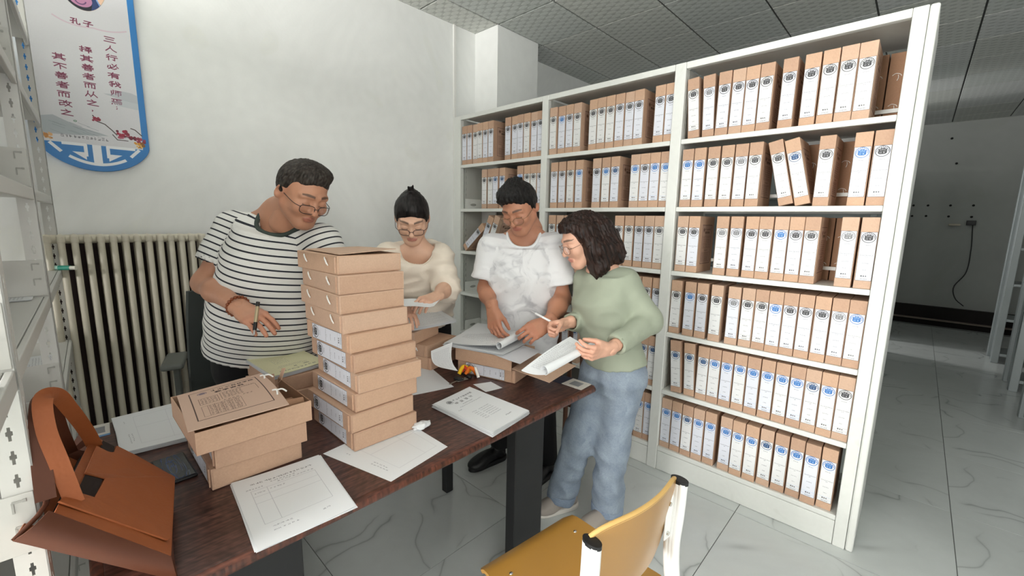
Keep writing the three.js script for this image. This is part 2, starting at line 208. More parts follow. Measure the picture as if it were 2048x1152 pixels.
// ---------------------------------------------------------------- the steel archive shelf: three bays, six tiers, boxes on both sides
const SHELF_Y = [1.958, 1.594, 1.234, 0.870, 0.517, 0.151];        // tops of the six boards
const BAYS = [[-2.893, -2.008], [-1.955, -1.072], [-1.012, -0.1265]];
const SHELF_D = 0.47, SHELF_H = 2.355, LIP = 0.026;
const paintTex = dataTex(256, 256, (u, v) => { const n = tnoise(u, v, 50, 3) * 2 + sstep(0.5, 0.6, tnoise(u, v, 18, 8)) * 4; return [229 - n, 230 - n, 225 - n * 1.1]; });
const steel = std({ map: paintTex, roughness: 0.42 }), steelDark = std({ color: 0xb9bab4, roughness: 0.5 });
{
  const s = thing('archive_shelf', 'tall off-white steel archive shelf of three bays and six tiers, full of kraft boxes', 'bookshelf', [-1.5, 0, 0]);
  const g = (name, geo, m = steel) => part(name, under(s, metricUV(geo, 1)), m, s);
  const postX = [[-2.98, -2.893], [-2.008, -1.955], [-1.072, -1.012], [-0.1265, -0.079]];
  for (const [a, b] of postX) for (const back of [0, 1]) g('post', rbox(b - a, SHELF_H, 0.04, 0.004, (a + b) / 2, SHELF_H / 2, back ? -SHELF_D + 0.02 : -0.02));
  g('end_panel', rbox(0.029, SHELF_H, SHELF_D, 0.009, -0.0632, SHELF_H / 2, -SHELF_D / 2, 3));
  g('end_panel', rbox(0.012, SHELF_H, SHELF_D - 0.09, 0.003, -2.974, SHELF_H / 2, -SHELF_D / 2));
  // partitions: perforated uprights with a row of slots punched through
  const slotted = (x) => { const sh = new THREE.Shape(); sh.moveTo(-SHELF_D + 0.042, 0.13); sh.lineTo(-0.042, 0.13); sh.lineTo(-0.042, SHELF_H - 0.03); sh.lineTo(-SHELF_D + 0.042, SHELF_H - 0.03); sh.closePath();
    for (let y = 0.2; y < 2.3; y += 0.05) for (const z of [-0.058, -SHELF_D + 0.058]) { const h = new THREE.Path(); h.moveTo(z - 0.003, y); h.lineTo(z + 0.003, y); h.lineTo(z + 0.003, y + 0.022); h.lineTo(z - 0.003, y + 0.022); h.closePath(); sh.holes.push(h); }
    const e = new THREE.ExtrudeGeometry(sh, { depth: 0.004, bevelEnabled: false }); e.rotateY(-Math.PI / 2); e.translate(x, 0, 0); return e; };
  for (const x of [-2.889, -2.006, -1.953, -1.07, -1.01, -0.1245]) g('partition', slotted(x), steelDark);
  for (const [a, b] of BAYS) {
    const w = b - a, c = (a + b) / 2;
    g('top_rail', rbox(w - 0.001, 0.034, 0.03, 0.003, c, SHELF_H - 0.017, -0.016));
    g('top_panel', box(w, 0.012, SHELF_D - 0.06, c, SHELF_H - 0.012, -SHELF_D / 2));
    g('base_panel', rbox(w - 0.002, 0.121, 0.02, 0.003, c, 0.062, -0.014));
    g('base_panel', rbox(w - 0.002, 0.121, 0.02, 0.003, c, 0.062, -SHELF_D + 0.014));
    if (a < -1.5) g('back_panel', box(w, 2.16, 0.004, c, 1.24, -0.262), std({ color: 0x6b6963, roughness: 0.6 }));
    for (const y of SHELF_Y) { g('shelf_board', merged([rbox(w - 0.001, LIP, 0.022, 0.004, c, y - LIP / 2, -0.0125), box(w - 0.004, 0.006, SHELF_D - 0.04, c, y - 0.003, -SHELF_D / 2), rbox(w - 0.001, LIP, 0.022, 0.004, c, y - LIP / 2, -SHELF_D + 0.0125)]));
      g('divider_bar', box(w, 0.017, 0.012, c, y + 0.062, -0.237)); }
  }
  // low side brackets with an oval hole, at the left end of the emptier tiers
  for (const y of SHELF_Y.slice(1)) { const sh = new THREE.Shape(); sh.moveTo(-0.008, 0); sh.lineTo(-0.2, 0); sh.lineTo(-0.2, 0.07); sh.lineTo(-0.185, 0.085); sh.lineTo(-0.008, 0.085); sh.closePath();
    const h = new THREE.Path(); h.absellipse(-0.1, 0.035, 0.034, 0.011, 0, Math.PI * 2); sh.holes.push(h);
    const e = new THREE.ExtrudeGeometry(sh, { depth: 0.003, bevelEnabled: false }); e.rotateY(-Math.PI / 2); e.translate(-2.878, y + 0.001, -0.035); g('side_bracket', e); }
}
// ---- archive boxes
const kraftTex = dataTex(256, 256, (u, v) => { const f = tnoise(u, v, 90, 5) * 5 + tnoise(u, v, 24, 2) * 3 + tnoise(u, v, 160, 11) * 5; return [204 + f, 171 + f * 0.95, 147 + f * 0.85]; });
const kraftBump = dataTex(128, 128, (u, v) => { const n = 128 + tnoise(u, v, 60, 4) * 90; return [n, n, n]; }, false);
const kraft = [0xffffff, 0xf8f3ee, 0xfffaf4, 0xf2ece8].map((c) => std({ map: kraftTex, bumpMap: kraftBump, bumpScale: 0.0002, color: c, roughness: 0.78 }));
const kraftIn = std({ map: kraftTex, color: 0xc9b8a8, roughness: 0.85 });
const BW = 0.0605, BH = 0.31, BD = 0.222;
const SEALS = { k: ['#2f2f32', '#a4a4a8'], g: ['#77777a', '#c8c8cc'], b: ['#2f6fb8', '#a3c6ea'], n: ['#1f4270', '#93aecb'] };
const labelMats = {};
const [, labelInk] = canvas(2, 2);
for (const k in SEALS) labelMats[k] = [0, 1].map((v) => {
  const [c, g] = canvas(256, 1024, v ? '#e3e5ee' : '#e9e9e9'); g.scale(2, 2); const [col, pale] = SEALS[k], dark = '#1d1d22';
  g.strokeStyle = dark; g.lineWidth = 3; g.strokeRect(1.5, 1.5, 125, 509);
  seal(g, 64, 58, 55, col, pale);
  g.lineWidth = 2; g.beginPath(); g.moveTo(0, 116); g.lineTo(128, 116); g.moveTo(0, 446); g.lineTo(128, 446); g.moveTo(0, 479); g.lineTo(128, 479); g.stroke();
  marks(g, 40, 134, 48, 9, 5, '#3c3c44'); marks(g, 12, 240, 106, 9, 12, '#34343c'); marks(g, 54, 256, 20, 9, 2, '#34343c'); marks(g, 38, 322, 52, 9, 6, '#44444c'); marks(g, 48, 394, 30, 9, 4, '#3c3c44');
  ['教', '务', '处'].forEach((ch, i) => glyph(g, ch, 40 + i * 17, 454, 13, 17, 2.1, dark)); marks(g, 36, 488, 58, 11, 9, '#55555d');
  return std({ map: texOf(c, true, false), roughness: 0.55 });
});
const coverPrint = (() => { // the printed frame on the broad face of a box
  const [c, g] = canvas(300, 440, 'rgb(190,157,137)'); const ink = '#3b2620'; g.strokeStyle = ink; g.lineWidth = 4; g.strokeRect(6, 6, 288, 428);
  seal(g, 58, 62, 24, '#4a2c25', '#c99b7d'); marks(g, 90, 44, 170, 22, 8, ink); ['教', '学', '资', '料'].forEach((ch, i) => glyph(g, ch, 96 + i * 34, 76, 28, 26, 4, ink));
  g.lineWidth = 2; g.strokeRect(30, 130, 240, 130); for (let i = 0; i < 6; i++) { marks(g, 40, 140 + i * 20, 60, 11, 4, ink); marks(g, 120, 140 + i * 20, 130, 11, 8, ink); } marks(g, 100, 280, 110, 14, 5, ink);
  g.strokeRect(30, 310, 240, 100); for (let i = 0; i < 5; i++) { g.beginPath(); g.moveTo(60 + i * 40, 310); g.lineTo(60 + i * 40, 410); g.stroke(); marks(g, 34, 318 + i * 18, 200, 10, 12, ink); }
  return std({ map: texOf(c, true, false), roughness: 0.78 });
})();
const boxGeo = metricUV(rbox(BW, BH, BD, 0.0022, 0, BH / 2, -BD / 2), 2.2), labelGeo = (() => { const g = new THREE.BoxGeometry(0.0568, 0.212, 0.0005); return g; })(), coverGeo = new THREE.BoxGeometry(0.15, 0.22, 0.0004);
const cord = std({ color: 0xf3f1ec, roughness: 0.7 });
const tieGeo = (() => { const l = []; for (const y of [0.085, 0.215]) { l.push(tube([[-0.016, y, 0.001], [-0.004, y + 0.006, 0.006], [0.012, y + 0.001, 0.003], [0.016, y - 0.006, 0.002]], 0.0013, 10, 5), tube([[0.004, y, 0.002], [0.006, y - 0.012, 0.005], [0.002, y - 0.024, 0.002]], 0.0013, 8, 5)); } return merged(l); })();
const ORD = ['first', 'second', 'third', 'fourth', 'fifth', 'sixth', 'seventh', 'eighth', 'ninth', 'tenth', 'eleventh', 'twelfth', 'thirteenth'];
const TIER = ['top tier', 'second tier', 'third tier', 'fourth tier', 'fifth tier', 'lowest tier'], BAYN = ['left bay', 'middle bay', 'right bay'], SEALN = { k: 'black seal', g: 'faint grey seal', b: 'light blue seal', n: 'dark blue seal' };
// each row: bay, tier, seals, left edge of every box, and the lean of single boxes in degrees
const ROWS = [
  [2, 0, 'kgkkkkkkkkk', [-0.981, -0.907, -0.841, -0.777, -0.715, -0.652, -0.558, -0.472, -0.405, -0.34, -0.278], { 0: 4.5, 1: 3 }],
  [2, 1, 'bbkkgkknkbk', [-0.999, -0.934, -0.865, -0.796, -0.73, -0.664, -0.513, -0.445, -0.379, -0.253, -0.187], { 6: 13.5, 7: 13.5 }],
  [2, 2, 'kkggkkbkkgk', [-0.998, -0.934, -0.789, -0.72, -0.648, -0.585, -0.52, -0.457, -0.394, -0.258, -0.189], {}],
  [2, 3, 'kbkkgkkbkkkgb', [-1.007, -0.926, -0.859, -0.781, -0.696, -0.63, -0.567, -0.504, -0.442, -0.379, -0.315, -0.251, -0.189], {}],
  [2, 4, 'nnnbbbbbbbnbk', [-0.962, -0.888, -0.823, -0.761, -0.697, -0.633, -0.569, -0.504, -0.44, -0.376, -0.314, -0.251, -0.189], { 0: 4.5, 1: 3.5 }],
  [2, 5, 'bbnbbbbbnbbbb', [-1.009, -0.945, -0.88, -0.816, -0.752, -0.67, -0.606, -0.541, -0.474, -0.407, -0.341, -0.276, -0.211], {}],
  [1, 0, 'kbkkkkkkkkkk', [-1.944, -1.877, -1.813, -1.75, -1.627, -1.564, -1.5, -1.436, -1.373, -1.31, -1.184, -1.121], {}],
  [1, 1, 'gkkbkbnbkbb', [-1.925, -1.855, -1.782, -1.713, -1.58, -1.512, -1.446, -1.311, -1.249, -1.187, -1.124], {}],
  [1, 2, 'kgkkkkkk', [-1.93, -1.862, -1.797, -1.397, -1.33, -1.263, -1.196, -1.133], {}],
  [1, 3, 'kkkkkk', [-1.694, -1.629, -1.32, -1.255, -1.188, -1.121], {}],
  [1, 4, 'nknknn', [-1.867, -1.778, -1.698, -1.25, -1.183, -1.121], {}],
  [1, 5, 'bbb', [-1.25, -1.183, -1.121], {}],
  [0, 0, 'kkkkkkkkkkkk', [-2.883, -2.82, -2.755, -2.69, -2.626, -2.563, -2.383, -2.314, -2.25, -2.186, -2.124, -2.063], {}],
  [0, 1, 'kknnbkkk', [-2.643, -2.572, -2.505, -2.437, -2.244, -2.175, -2.111, -2.05], {}],
];
function shelfBox(bay, tier, i, k, x, lean, gapRight, label) {
  const o = thing('archive_box', label, 'archive box', [x, SHELF_Y[tier] + 0.0005, -0.008 - rnd(0, 0.012)], 0, 'archive boxes on the steel shelf');
  const m = kraft[Math.floor(rnd() * 4)];
  part('carton', boxGeo, m, o);
  part('spine_label', labelGeo, labelMats[k][rnd() < 0.5 ? 0 : 1], o, [rnd(-0.001, 0.001), 0.143 + rnd(-0.002, 0.002), 0.0003], [0, 0, rnd(-0.006, 0.006)]);
  if (gapRight) part('printed_cover', coverGeo, coverPrint, o, [BW / 2 + 0.0002, 0.155, -BD / 2 - 0.005], [0, Math.PI / 2, 0]);
  if (lean) { const a = lean * Math.PI / 180; o.rotation.z = a; const s = Math.sin(a), c = Math.cos(a); o.position.x = x + (a > 0 ? -(BW / 2) * (1 - c) : (BW / 2) * (1 - c)); o.position.y += Math.abs(s) * BW / 2; }
  return o;
}
for (const [bay, tier, seals, xs, lean] of ROWS) xs.forEach((x, i) => {
  const gap = i === xs.length - 1 || xs[i + 1] - x > 0.085 || lean[i] || lean[i + 1];
  const l = lean[i] ?? 0;
  shelfBox(bay, tier, i, seals[i], x + BW / 2, l, gap, `${l ? 'leaning ' : ''}kraft box with ${SEALN[seals[i]]}, ${ORD[i]} ${bay === 1 && tier > 1 ? 'visible ' : ''}from left, ${TIER[tier]}, ${BAYN[bay]}`);
});
shelfBox(0, 2, 0, 'k', -2.862, -51, true, 'kraft box leaning far over, lowest of the slumped boxes in the left bay');
shelfBox(0, 2, 1, 'k', -2.645, -24, true, 'kraft box leaning right, first behind the slumped box in the left bay');
shelfBox(0, 2, 2, 'k', -2.572, -23, true, 'kraft box leaning right, second behind the slumped box in the left bay');
// boxes of the rear side, their tied edges seen through the gaps
const rearGeo = metricUV(rbox(BW, BH, 0.215, 0.0022, 0, BH / 2, -0.1075), 2.2);
for (const [tier, xs] of [[0, [-0.29, -0.225, -0.16]], [1, [-0.5, -0.435, -0.37, -0.3, -0.235]], [2, [-0.34, -0.275]]]) xs.forEach((x, i) => {
  const o = thing('archive_box', `brown box back with white ties, ${ORD[i]} from left behind the right bay's ${TIER[tier]}`, 'archive box', [x, SHELF_Y[tier] + 0.0005, -0.246], 0, 'boxes on the rear side of the shelf');
  part('carton', rearGeo, kraftIn, o); part('string_tie', tieGeo, cord, o);
});

// ---------------------------------------------------------------- the table
const TY = 0.775;
const woodTex = dataTex(512, 1024, (u, v) => { const g = tnoise(u, v * 1, 60, 2) * 0.5 + noise(u * 130, v * 7, 4) * 0.6 + noise(u * 50, v * 5, 9) * 0.5, p = sstep(0.25, 0.6, noise(u * 170, v * 16, 1)); const k = 1 + g * 0.6 - p * 0.32; return [84 * k, 56 * k, 49 * k]; });
const woodEdge = std({ map: scaled(woodTex, 1, 1), color: 0xffe0c8, roughness: 0.34 });
const tableMat = std({ map: woodTex, roughness: 0.33 });
const black = std({ color: 0x131315, roughness: 0.45 });
{
  const t = thing('meeting_table', 'long dark reddish-brown wood-grain table with flat black legs, covered in papers and boxes', 'table', [-1.475, 0, 1.61]);
  const x0 = -1.98, x1 = -0.97, z0 = 0.797, z1 = 2.415, th = 0.03;
  const uvx = (g) => metricUV(g, 1.4);
  part('table_top', under(t, uvx(rbox(x1 - x0 - 0.03, th, z1 - z0 - 0.03, 0.003, (x0 + x1) / 2, TY - th / 2, (z0 + z1) / 2))), tableMat, t);
  const round = (len, ax, x, z) => { const sh = new THREE.Shape(); sh.moveTo(0, -th); sh.lineTo(0.006, -th); sh.absarc(0.006, -th / 2, th / 2 - 0.0005, -Math.PI / 2, Math.PI / 2, false); sh.lineTo(0, -0.0005); sh.closePath(); const e = new THREE.ExtrudeGeometry(sh, { depth: len, bevelEnabled: false, curveSegments: 10 }); if (ax) e.rotateY(ax); e.translate(x, TY, z); return e; };
  part('edge_band', under(t, uvx(round(z1 - z0 - 0.03, 0, x1 - 0.0155, z0 + 0.015))), woodEdge, t);
  part('edge_band', under(t, uvx(round(z1 - z0 - 0.03, Math.PI, x0 + 0.0155, z1 - 0.015))), woodEdge, t);
  part('edge_band', under(t, uvx(round(x1 - x0 - 0.03, Math.PI / 2, x0 + 0.015, z0 + 0.0155))), woodEdge, t);
  part('edge_band', under(t, uvx(round(x1 - x0 - 0.03, -Math.PI / 2, x1 - 0.015, z1 - 0.0155))), woodEdge, t);
  for (const z of [1.15, 2.13]) { part('leg', under(t, rbox(0.05, TY - th, 0.176, 0.004, -1.078, (TY - th) / 2, z)), black, t); part('leg', under(t, rbox(0.045, TY - th, 0.045, 0.004, -1.745, (TY - th) / 2, z - 0.11)), black, t); part('crossbar', under(t, rbox(0.64, 0.05, 0.045, 0.004, -1.41, TY - th - 0.026, z - 0.05)), black, t); }
}
// ---------------------------------------------------------------- boxes and papers on the table
const DW = 0.31, DD = 0.229, DH = 0.0602;                       // a box lying flat: long side, short side, thickness
const carton = metricUV(rbox(DW, DH, DD, 0.0022, -DW / 2, DH / 2, -DD / 2), 2.2);   // origin at its near front corner
const flapGeo = metricUV(merged([rbox(0.0022, DH * 0.86, 0.006, 0.0008, -0.0145, DH * 0.5, 0.0008), rbox(0.0008, DH * 0.9, DD * 0.96, 0.0003, 0.0006, DH * 0.5, -DD / 2)]), 2.2);
const flatLabel = new THREE.BoxGeometry(0.211, 0.0525, 0.0005); { const uv = flatLabel.attributes.uv; for (let i = 0; i < uv.count; i++) { const a = uv.getX(i), b = uv.getY(i); uv.setXY(i, b, 1 - a); } }
function lyingBox(label, x, y, z, turn, kind, seal = 'k', group) {
  const o = thing('archive_box', label, 'archive box', [x, y, z], turn, group);
  part('carton', carton, kraft[Math.floor(rnd() * 4)], o); part('end_flap', flapGeo, kraft[Math.floor(rnd() * 4)], o);
  if (kind === 'label') part('spine_label', flatLabel, labelMats[seal][1], o, [-DW / 2 - 0.004, DH / 2, 0.0004]);
  if (kind === 'ties') for (const px of [-0.235, -0.075]) part('string_tie', merged([tube([[px - 0.012, 0.05, 0.001], [px, 0.046, 0.006], [px + 0.006, 0.03, 0.003]], 0.0022, 10, 6), tube([[px, 0.046, 0.005], [px + 0.012, 0.04, 0.008], [px + 0.014, 0.026, 0.003]], 0.0022, 10, 6)]), cord, o);
  return o;
}
// the tall tower: ten boxes, near corner of each, bottom to top
const TOWER = [[-1.197, 1.826, 0, 'label'], [-1.2, 1.832, 0.03, 'label'], [-1.208, 1.812, 0.025, 'label'], [-1.203, 1.802, -0.01, 'label'], [-1.225, 1.803, 0.02, 'label'], [-1.24, 1.806, 0.035, 'label'], [-1.26, 1.818, -0.02, 'ties'], [-1.275, 1.818, 0.0, 'ties'], [-1.285, 1.815, -0.03, 'ties'], [-1.305, 1.806, 0.02, 'ties']];
TOWER.forEach(([x, z, a, k], i) => lyingBox(`kraft box lying flat in the tall stack, ${k === 'ties' ? 'tied edge' : 'labelled spine'} out, ${ORD[9 - i]} from the top`, x, TY + 0.001 + i * (DH + 0.0003), z, a, k, 'k', 'boxes in the tall stack'));
const towerTop = TY + 0.001 + 10 * (DH + 0.0003);
{ // the half-raised lid flap on the tower's top box
  const b = V(-1.305, towerTop, 1.806), o = thing('box_lid', 'loose kraft lid board lying slightly raised on top of the tall stack', 'box lid', b);
  part('lid_board', under(o, metricUV(sheet(quad(V(-1.6, towerTop + 0.004, 1.79), V(-1.31, towerTop + 0.004, 1.797), V(-1.318, towerTop + 0.014, 1.59), V(-1.608, towerTop + 0.006, 1.583)), 4, 4, 0.002), 2.2)), kraft[0], o);
}
// the low stack at the left: two closed boxes under an open tray with its printed lid
lyingBox('kraft box at the bottom of the low stack by the phone', -1.277, TY + 0.001, 2.182, 0.0, 'label', 'k', 'boxes in the low left stack');
lyingBox('kraft box in the middle of the low stack, under the open tray', -1.268, TY + 0.0615, 2.172, -0.06, 'label', 'k', 'boxes in the low left stack');
const lidPrint = (() => {
  const [c, g] = canvas(460, 620, 'rgb(204,173,153)'); const ink = '#43302a';
  for (let i = 0; i < 6000; i++) { g.fillStyle = `rgba(${rnd() < 0.5 ? '150,110,80' : '240,210,185'},${rnd(0.03, 0.09)})`; g.fillRect(rnd(0, 460), rnd(0, 620), rnd(1, 4), 1); }
  g.strokeStyle = ink; g.lineWidth = 5; g.strokeRect(52, 60, 356, 470);
  seal(g, 112, 112, 24, '#58506c', '#b39a92'); marks(g, 150, 88, 34, 30, 1, ink); glyph(g, '山', 192, 90, 28, 26, 4.5, ink); marks(g, 226, 90, 34, 26, 1, ink);
  ['科', '技', '学', '院'].forEach((ch, i) => glyph(g, ch, 264 + i * 32, 88, 27, 28, 4, ink)); ['教', '学', '资', '料'].forEach((ch, i) => glyph(g, ch, 172 + i * 40, 134, 34, 32, 5, ink));
  g.lineWidth = 2; g.strokeRect(84, 210, 92, 110); g.beginPath(); g.moveTo(190, 196); g.lineTo(190, 312); g.moveTo(190, 196); g.lineTo(380, 196); g.lineTo(380, 300); g.stroke();
  for (let i = 0; i < 6; i++) { marks(g, 90, 216 + i * 17, 80, 12, 5, ink); marks(g, 200, 202 + i * 18, 100, 13, 6, ink); } marks(g, 280, 180, 100, 13, 8, ink);
  g.strokeRect(84, 350, 190, 150); for (let i = 0; i < 5; i++) { g.beginPath(); g.moveTo(112 + i * 34, 350); g.lineTo(112 + i * 34, 500); g.stroke(); } for (let i = 0; i < 8; i++) marks(g, 116, 356 + i * 18, 150, 12, 9, ink); marks(g, 190, 328, 84, 14, 4, ink); marks(g, 290, 322, 50, 13, 3, ink);
  return std({ map: texOf(c, true, false), roughness: 0.75, bumpMap: kraftBump, bumpScale: 0.0002 });
})();
{
  const y0 = TY + 0.1222, o = thing('open_box', 'open kraft tray of the low stack with its printed lid lying half across it', 'archive box', [-1.41, y0, 2.07], 0.01);
  const w = 0.31, d = 0.285, h = 0.062, k = kraft[1];
  part('tray_floor', metricUV(rbox(w, 0.003, d, 0.001, 0, 0.0015, 0), 2.2), kraftIn, o);
  part('tray_wall', metricUV(rbox(0.003, h, d, 0.001, w / 2, h / 2, 0), 2.2), k, o); part('tray_wall', metricUV(rbox(0.003, h, d, 0.001, -w / 2, h / 2, 0), 2.2), k, o);
  part('tray_wall', metricUV(rbox(w - 0.004, h, 0.003, 0.001, 0, h / 2, d / 2 - 0.002), 2.2), k, o); part('tray_wall', metricUV(rbox(w - 0.05, h, 0.003, 0.001, 0.02, h / 2, -d / 2 + 0.002), 2.2), kraftIn, o);
  part('tuck_flap', metricUV(sheet(quad(V(-0.13, h * 0.4, -d / 2 + 0.004), V(-0.075, h, -d / 2 + 0.004), V(-0.085, h + 0.035, -d / 2 - 0.014), V(-0.12, h + 0.025, -d / 2 - 0.016)), 4, 4, 0.002), 2.2), k, o);
  part('tuck_flap', metricUV(sheet(quad(V(w / 2 - 0.012, h * 0.2, -d / 2 + 0.006), V(w / 2 - 0.012, h * 0.2, -d / 2 + 0.09), V(w / 2 - 0.03, h + 0.012, -d / 2 + 0.085), V(w / 2 - 0.028, h + 0.006, -d / 2 + 0.012)), 4, 4, 0.002), 2.2), kraftIn, o);
  part('inner_lining', metricUV(rbox(0.12, 0.034, d - 0.02, 0.002, w / 2 - 0.066, 0.02, 0), 2.2), kraftIn, o);
  // the lid board, hinged along the long left side and bowed a little
  const L = (x, yy, z) => V(x, yy, z).sub(V(-1.41, y0, 2.07));
  const a = L(-1.242, y0 + 0.076, 2.227), b = L(-1.227, y0 + 0.08, 1.998), c = L(-1.575, y0 + 0.07, 1.965), dd = L(-1.545, y0 + 0.068, 2.2);
  const f = quad(a, b, c, dd); const bow = (u, v) => { const p = f(u, v); p.y += 0.01 * Math.sin(v * 3.14) * (0.4 + 0.6 * u); return p; };
  const lid = part('printed_lid', sheet(bow, 14, 10, 0.0022, [0.03, 0.03]), lidPrint, o);
  for (const [u, v] of [[0.965, 0.3], [0.975, 0.8]]) { const p = bow(u, v); part('string_tie', merged([tube([p.clone().add(V(-0.012, 0.004, 0.006)), p.clone().add(V(0.002, 0.008, 0)), p.clone().add(V(0.022, -0.002, 0.004))], 0.0028, 10, 6), tube([p.clone().add(V(0.002, 0.007, 0)), p.clone().add(V(0.006, 0.008, -0.014)), p.clone().add(V(0.014, 0, -0.024))], 0.0026, 10, 6)]), cord, lid); }
}
// paper
const printed = (w, h, draw, bg = '#eceef0') => { const [c, g] = canvas(w, h, bg); draw(g, w, h); return std({ map: texOf(c, true, false), roughness: 0.6 }); };
const paperWhite = std({ color: 0xeceef0, roughness: 0.6 });
const formA = printed(420, 594, (g) => { const k = '#7d7d86'; marks(g, 70, 70, 290, 15, 15, '#54545c'); marks(g, 150, 96, 120, 10, 8, k); marks(g, 40, 116, 80, 9, 6, k); marks(g, 180, 116, 180, 9, 10, k); g.strokeStyle = '#c3c3ca'; g.lineWidth = 2; g.strokeRect(60, 140, 300, 300); g.beginPath(); g.moveTo(130, 140); g.lineTo(130, 440); g.moveTo(60, 200); g.lineTo(360, 200); g.moveTo(60, 260); g.lineTo(360, 260); g.stroke(); marks(g, 68, 165, 54, 10, 4, k); marks(g, 140, 160, 70, 10, 5, k); marks(g, 80, 470, 90, 10, 5, k); marks(g, 80, 500, 110, 10, 6, k); marks(g, 290, 500, 40, 11, 2, k); });
const formB = printed(420, 594, (g) => { const k = '#8c8c94'; g.strokeStyle = '#d0d0d6'; g.lineWidth = 2; g.strokeRect(50, 60, 320, 380); g.beginPath(); g.moveTo(50, 180); g.lineTo(370, 180); g.moveTo(180, 60); g.lineTo(180, 440); g.stroke(); marks(g, 240, 480, 90, 10, 5, k); marks(g, 240, 505, 110, 10, 6, k); marks(g, 80, 510, 30, 10, 2, k); });
const textPage = printed(420, 594, (g) => { const k = '#8a8a92'; marks(g, 120, 40, 180, 16, 9, '#6a6a72'); for (let i = 0; i < 25; i++) marks(g, 44, 80 + i * 19, i % 6 === 5 ? 200 : 330, 10, i % 6 === 5 ? 14 : 22, k); });
const reportCover = printed(512, 724, (g) => { const k = '#5f5f68'; seal(g, 118, 96, 34, '#55555c', '#c9c9cd'); marks(g, 168, 74, 30, 34, 1, k); glyph(g, '山', 206, 78, 26, 26, 3, k); marks(g, 240, 78, 60, 28, 2, k); ['科', '技', '学', '院'].forEach((ch, i) => glyph(g, ch, 306 + i * 32, 78, 26, 28, 3, k)); ['毕', '业', '设', '计'].forEach((ch, i) => glyph(g, ch, 140 + i * 66, 130, 40, 38, 4, '#4a4a52')); marks(g, 190, 196, 140, 12, 12, k); marks(g, 120, 228, 300, 12, 20, '#85858e'); marks(g, 60, 262, 46, 14, 3, k); for (let i = 0; i < 6; i++) { marks(g, 128, 370 + i * 30, 60, 13, 4, '#85858e'); marks(g, 210, 370 + i * 30, 150, 13, 10, '#85858e'); } marks(g, 300, 620, 80, 15, 6, '#3a3a42'); });
const yellowCover = printed(420, 594, (g) => { const k = '#55554a'; marks(g, 60, 52, 300, 26, 9, k); marks(g, 90, 104, 60, 30, 1, k); marks(g, 190, 104, 40, 30, 1, k); marks(g, 280, 104, 40, 30, 1, k); marks(g, 90, 160, 240, 12, 16, '#77776a'); marks(g, 120, 186, 190, 12, 13, '#8a8a7a'); for (let i = 0; i < 5; i++) marks(g, 190, 260 + i * 30, 120, 12, 7, '#96968a'); }, '#eceac2');
function flatSheets(name, label, cat, pts, y, n, mat, curl = 0.002, group) {      // pts: the four corners on the table in turn
  const c = pts.reduce((s, p) => s.add(p), V(0, 0, 0)).multiplyScalar(0.25), o = thing(name, label, cat, [c.x, y, c.z], 0, group);
  for (let k = 0; k < n; k++) { const q = pts.map((p) => p.clone().sub(c).add(V(rnd(-0.004, 0.004), 0, rnd(-0.004, 0.004)))), f = quad(...q), top = k === n - 1; part('sheet', sheet((u, v) => { const p = f(u, v); p.y = 0.0008 + k * 0.0011 + curl * (Math.pow(u, 3) * 0.7 + Math.pow(1 - u, 4) + 0.6 * Math.pow(v, 4)) * (top ? 1 : 0.4) ; return p; }, 10, 10, 0.0006, [0.02, 0.02]), top ? mat : paperWhite, o); }
  return o;
}
const C3 = (list, y) => list.map(([a, b]) => onY(a, b, y));
const XZ = (list) => list.map(([x, z]) => V(x, 0, z));
flatSheets('paper_stack', 'printed form sheets at the front table edge, before the low box stack', 'papers', XZ([[-0.96, 2.168], [-0.946, 1.947], [-1.246, 1.913], [-1.271, 2.143]]), TY, 4, formA, 0.003);
flatSheets('paper_stack', 'white form sheets partly under the tall stack of boxes', 'papers', XZ([[-1.261, 1.899], [-0.985, 1.826], [-1.024, 1.602], [-1.3, 1.6]]), TY - 0.0012, 1, formB, 0.001);
flatSheets('paper_stack', 'thick printed paper stack by the radiator end of the table, behind the bag', 'papers', XZ([[-1.963, 2.331], [-1.653, 2.332], [-1.626, 2.15], [-1.975, 2.131]]), TY, 14, formB, 0.002);
flatSheets('paper', 'white sheet lying right of the tall stack, beside the keys', 'papers', XZ([[-1.45, 1.49], [-1.4, 1.27], [-1.67, 1.2], [-1.72, 1.42]]), TY, 1, paperWhite, 0.002);
flatSheets('paper', 'white sheet just behind the tall stack, near the rear box pair', 'papers', XZ([[-1.72, 1.4], [-1.68, 1.2], [-1.8, 1.16], [-1.9, 1.34]]), TY + 0.0015, 1, textPage, 0.003);
flatSheets('paper_card', 'small white slip of paper under the keys', 'papers', XZ([[-1.36, 1.195], [-1.33, 1.115], [-1.24, 1.13], [-1.26, 1.21]]), TY, 1, paperWhite, 0.0008);
flatSheets('report_stack', 'stack of bound reports with printed white cover, near the front table edge', 'reports', XZ([[-0.965, 1.452], [-0.992, 1.235], [-1.318, 1.248], [-1.288, 1.465]]), TY, 16, reportCover, 0.0015);
// ---- the pile under the yellow dossier, in front of the man in stripes
const PILE = 'boxes under the yellow dossier';
lyingBox('kraft box at the bottom of the pile under the yellow dossier', -1.665, TY + 0.001, 1.915, 0.01, 'plain', 'k', PILE);
lyingBox('kraft box carrying the yellow dossier', -1.675, TY + 0.0615, 1.912, -0.02, 'plain', 'k', PILE);
flatSheets('dossier', 'pale yellow printed dossier lying on boxes before the man in stripes', 'papers', XZ([[-1.999, 1.708], [-1.967, 1.916], [-1.669, 1.905], [-1.701, 1.69]]), TY + 0.122, 12, yellowCover, 0.004).rotation.y = 0;
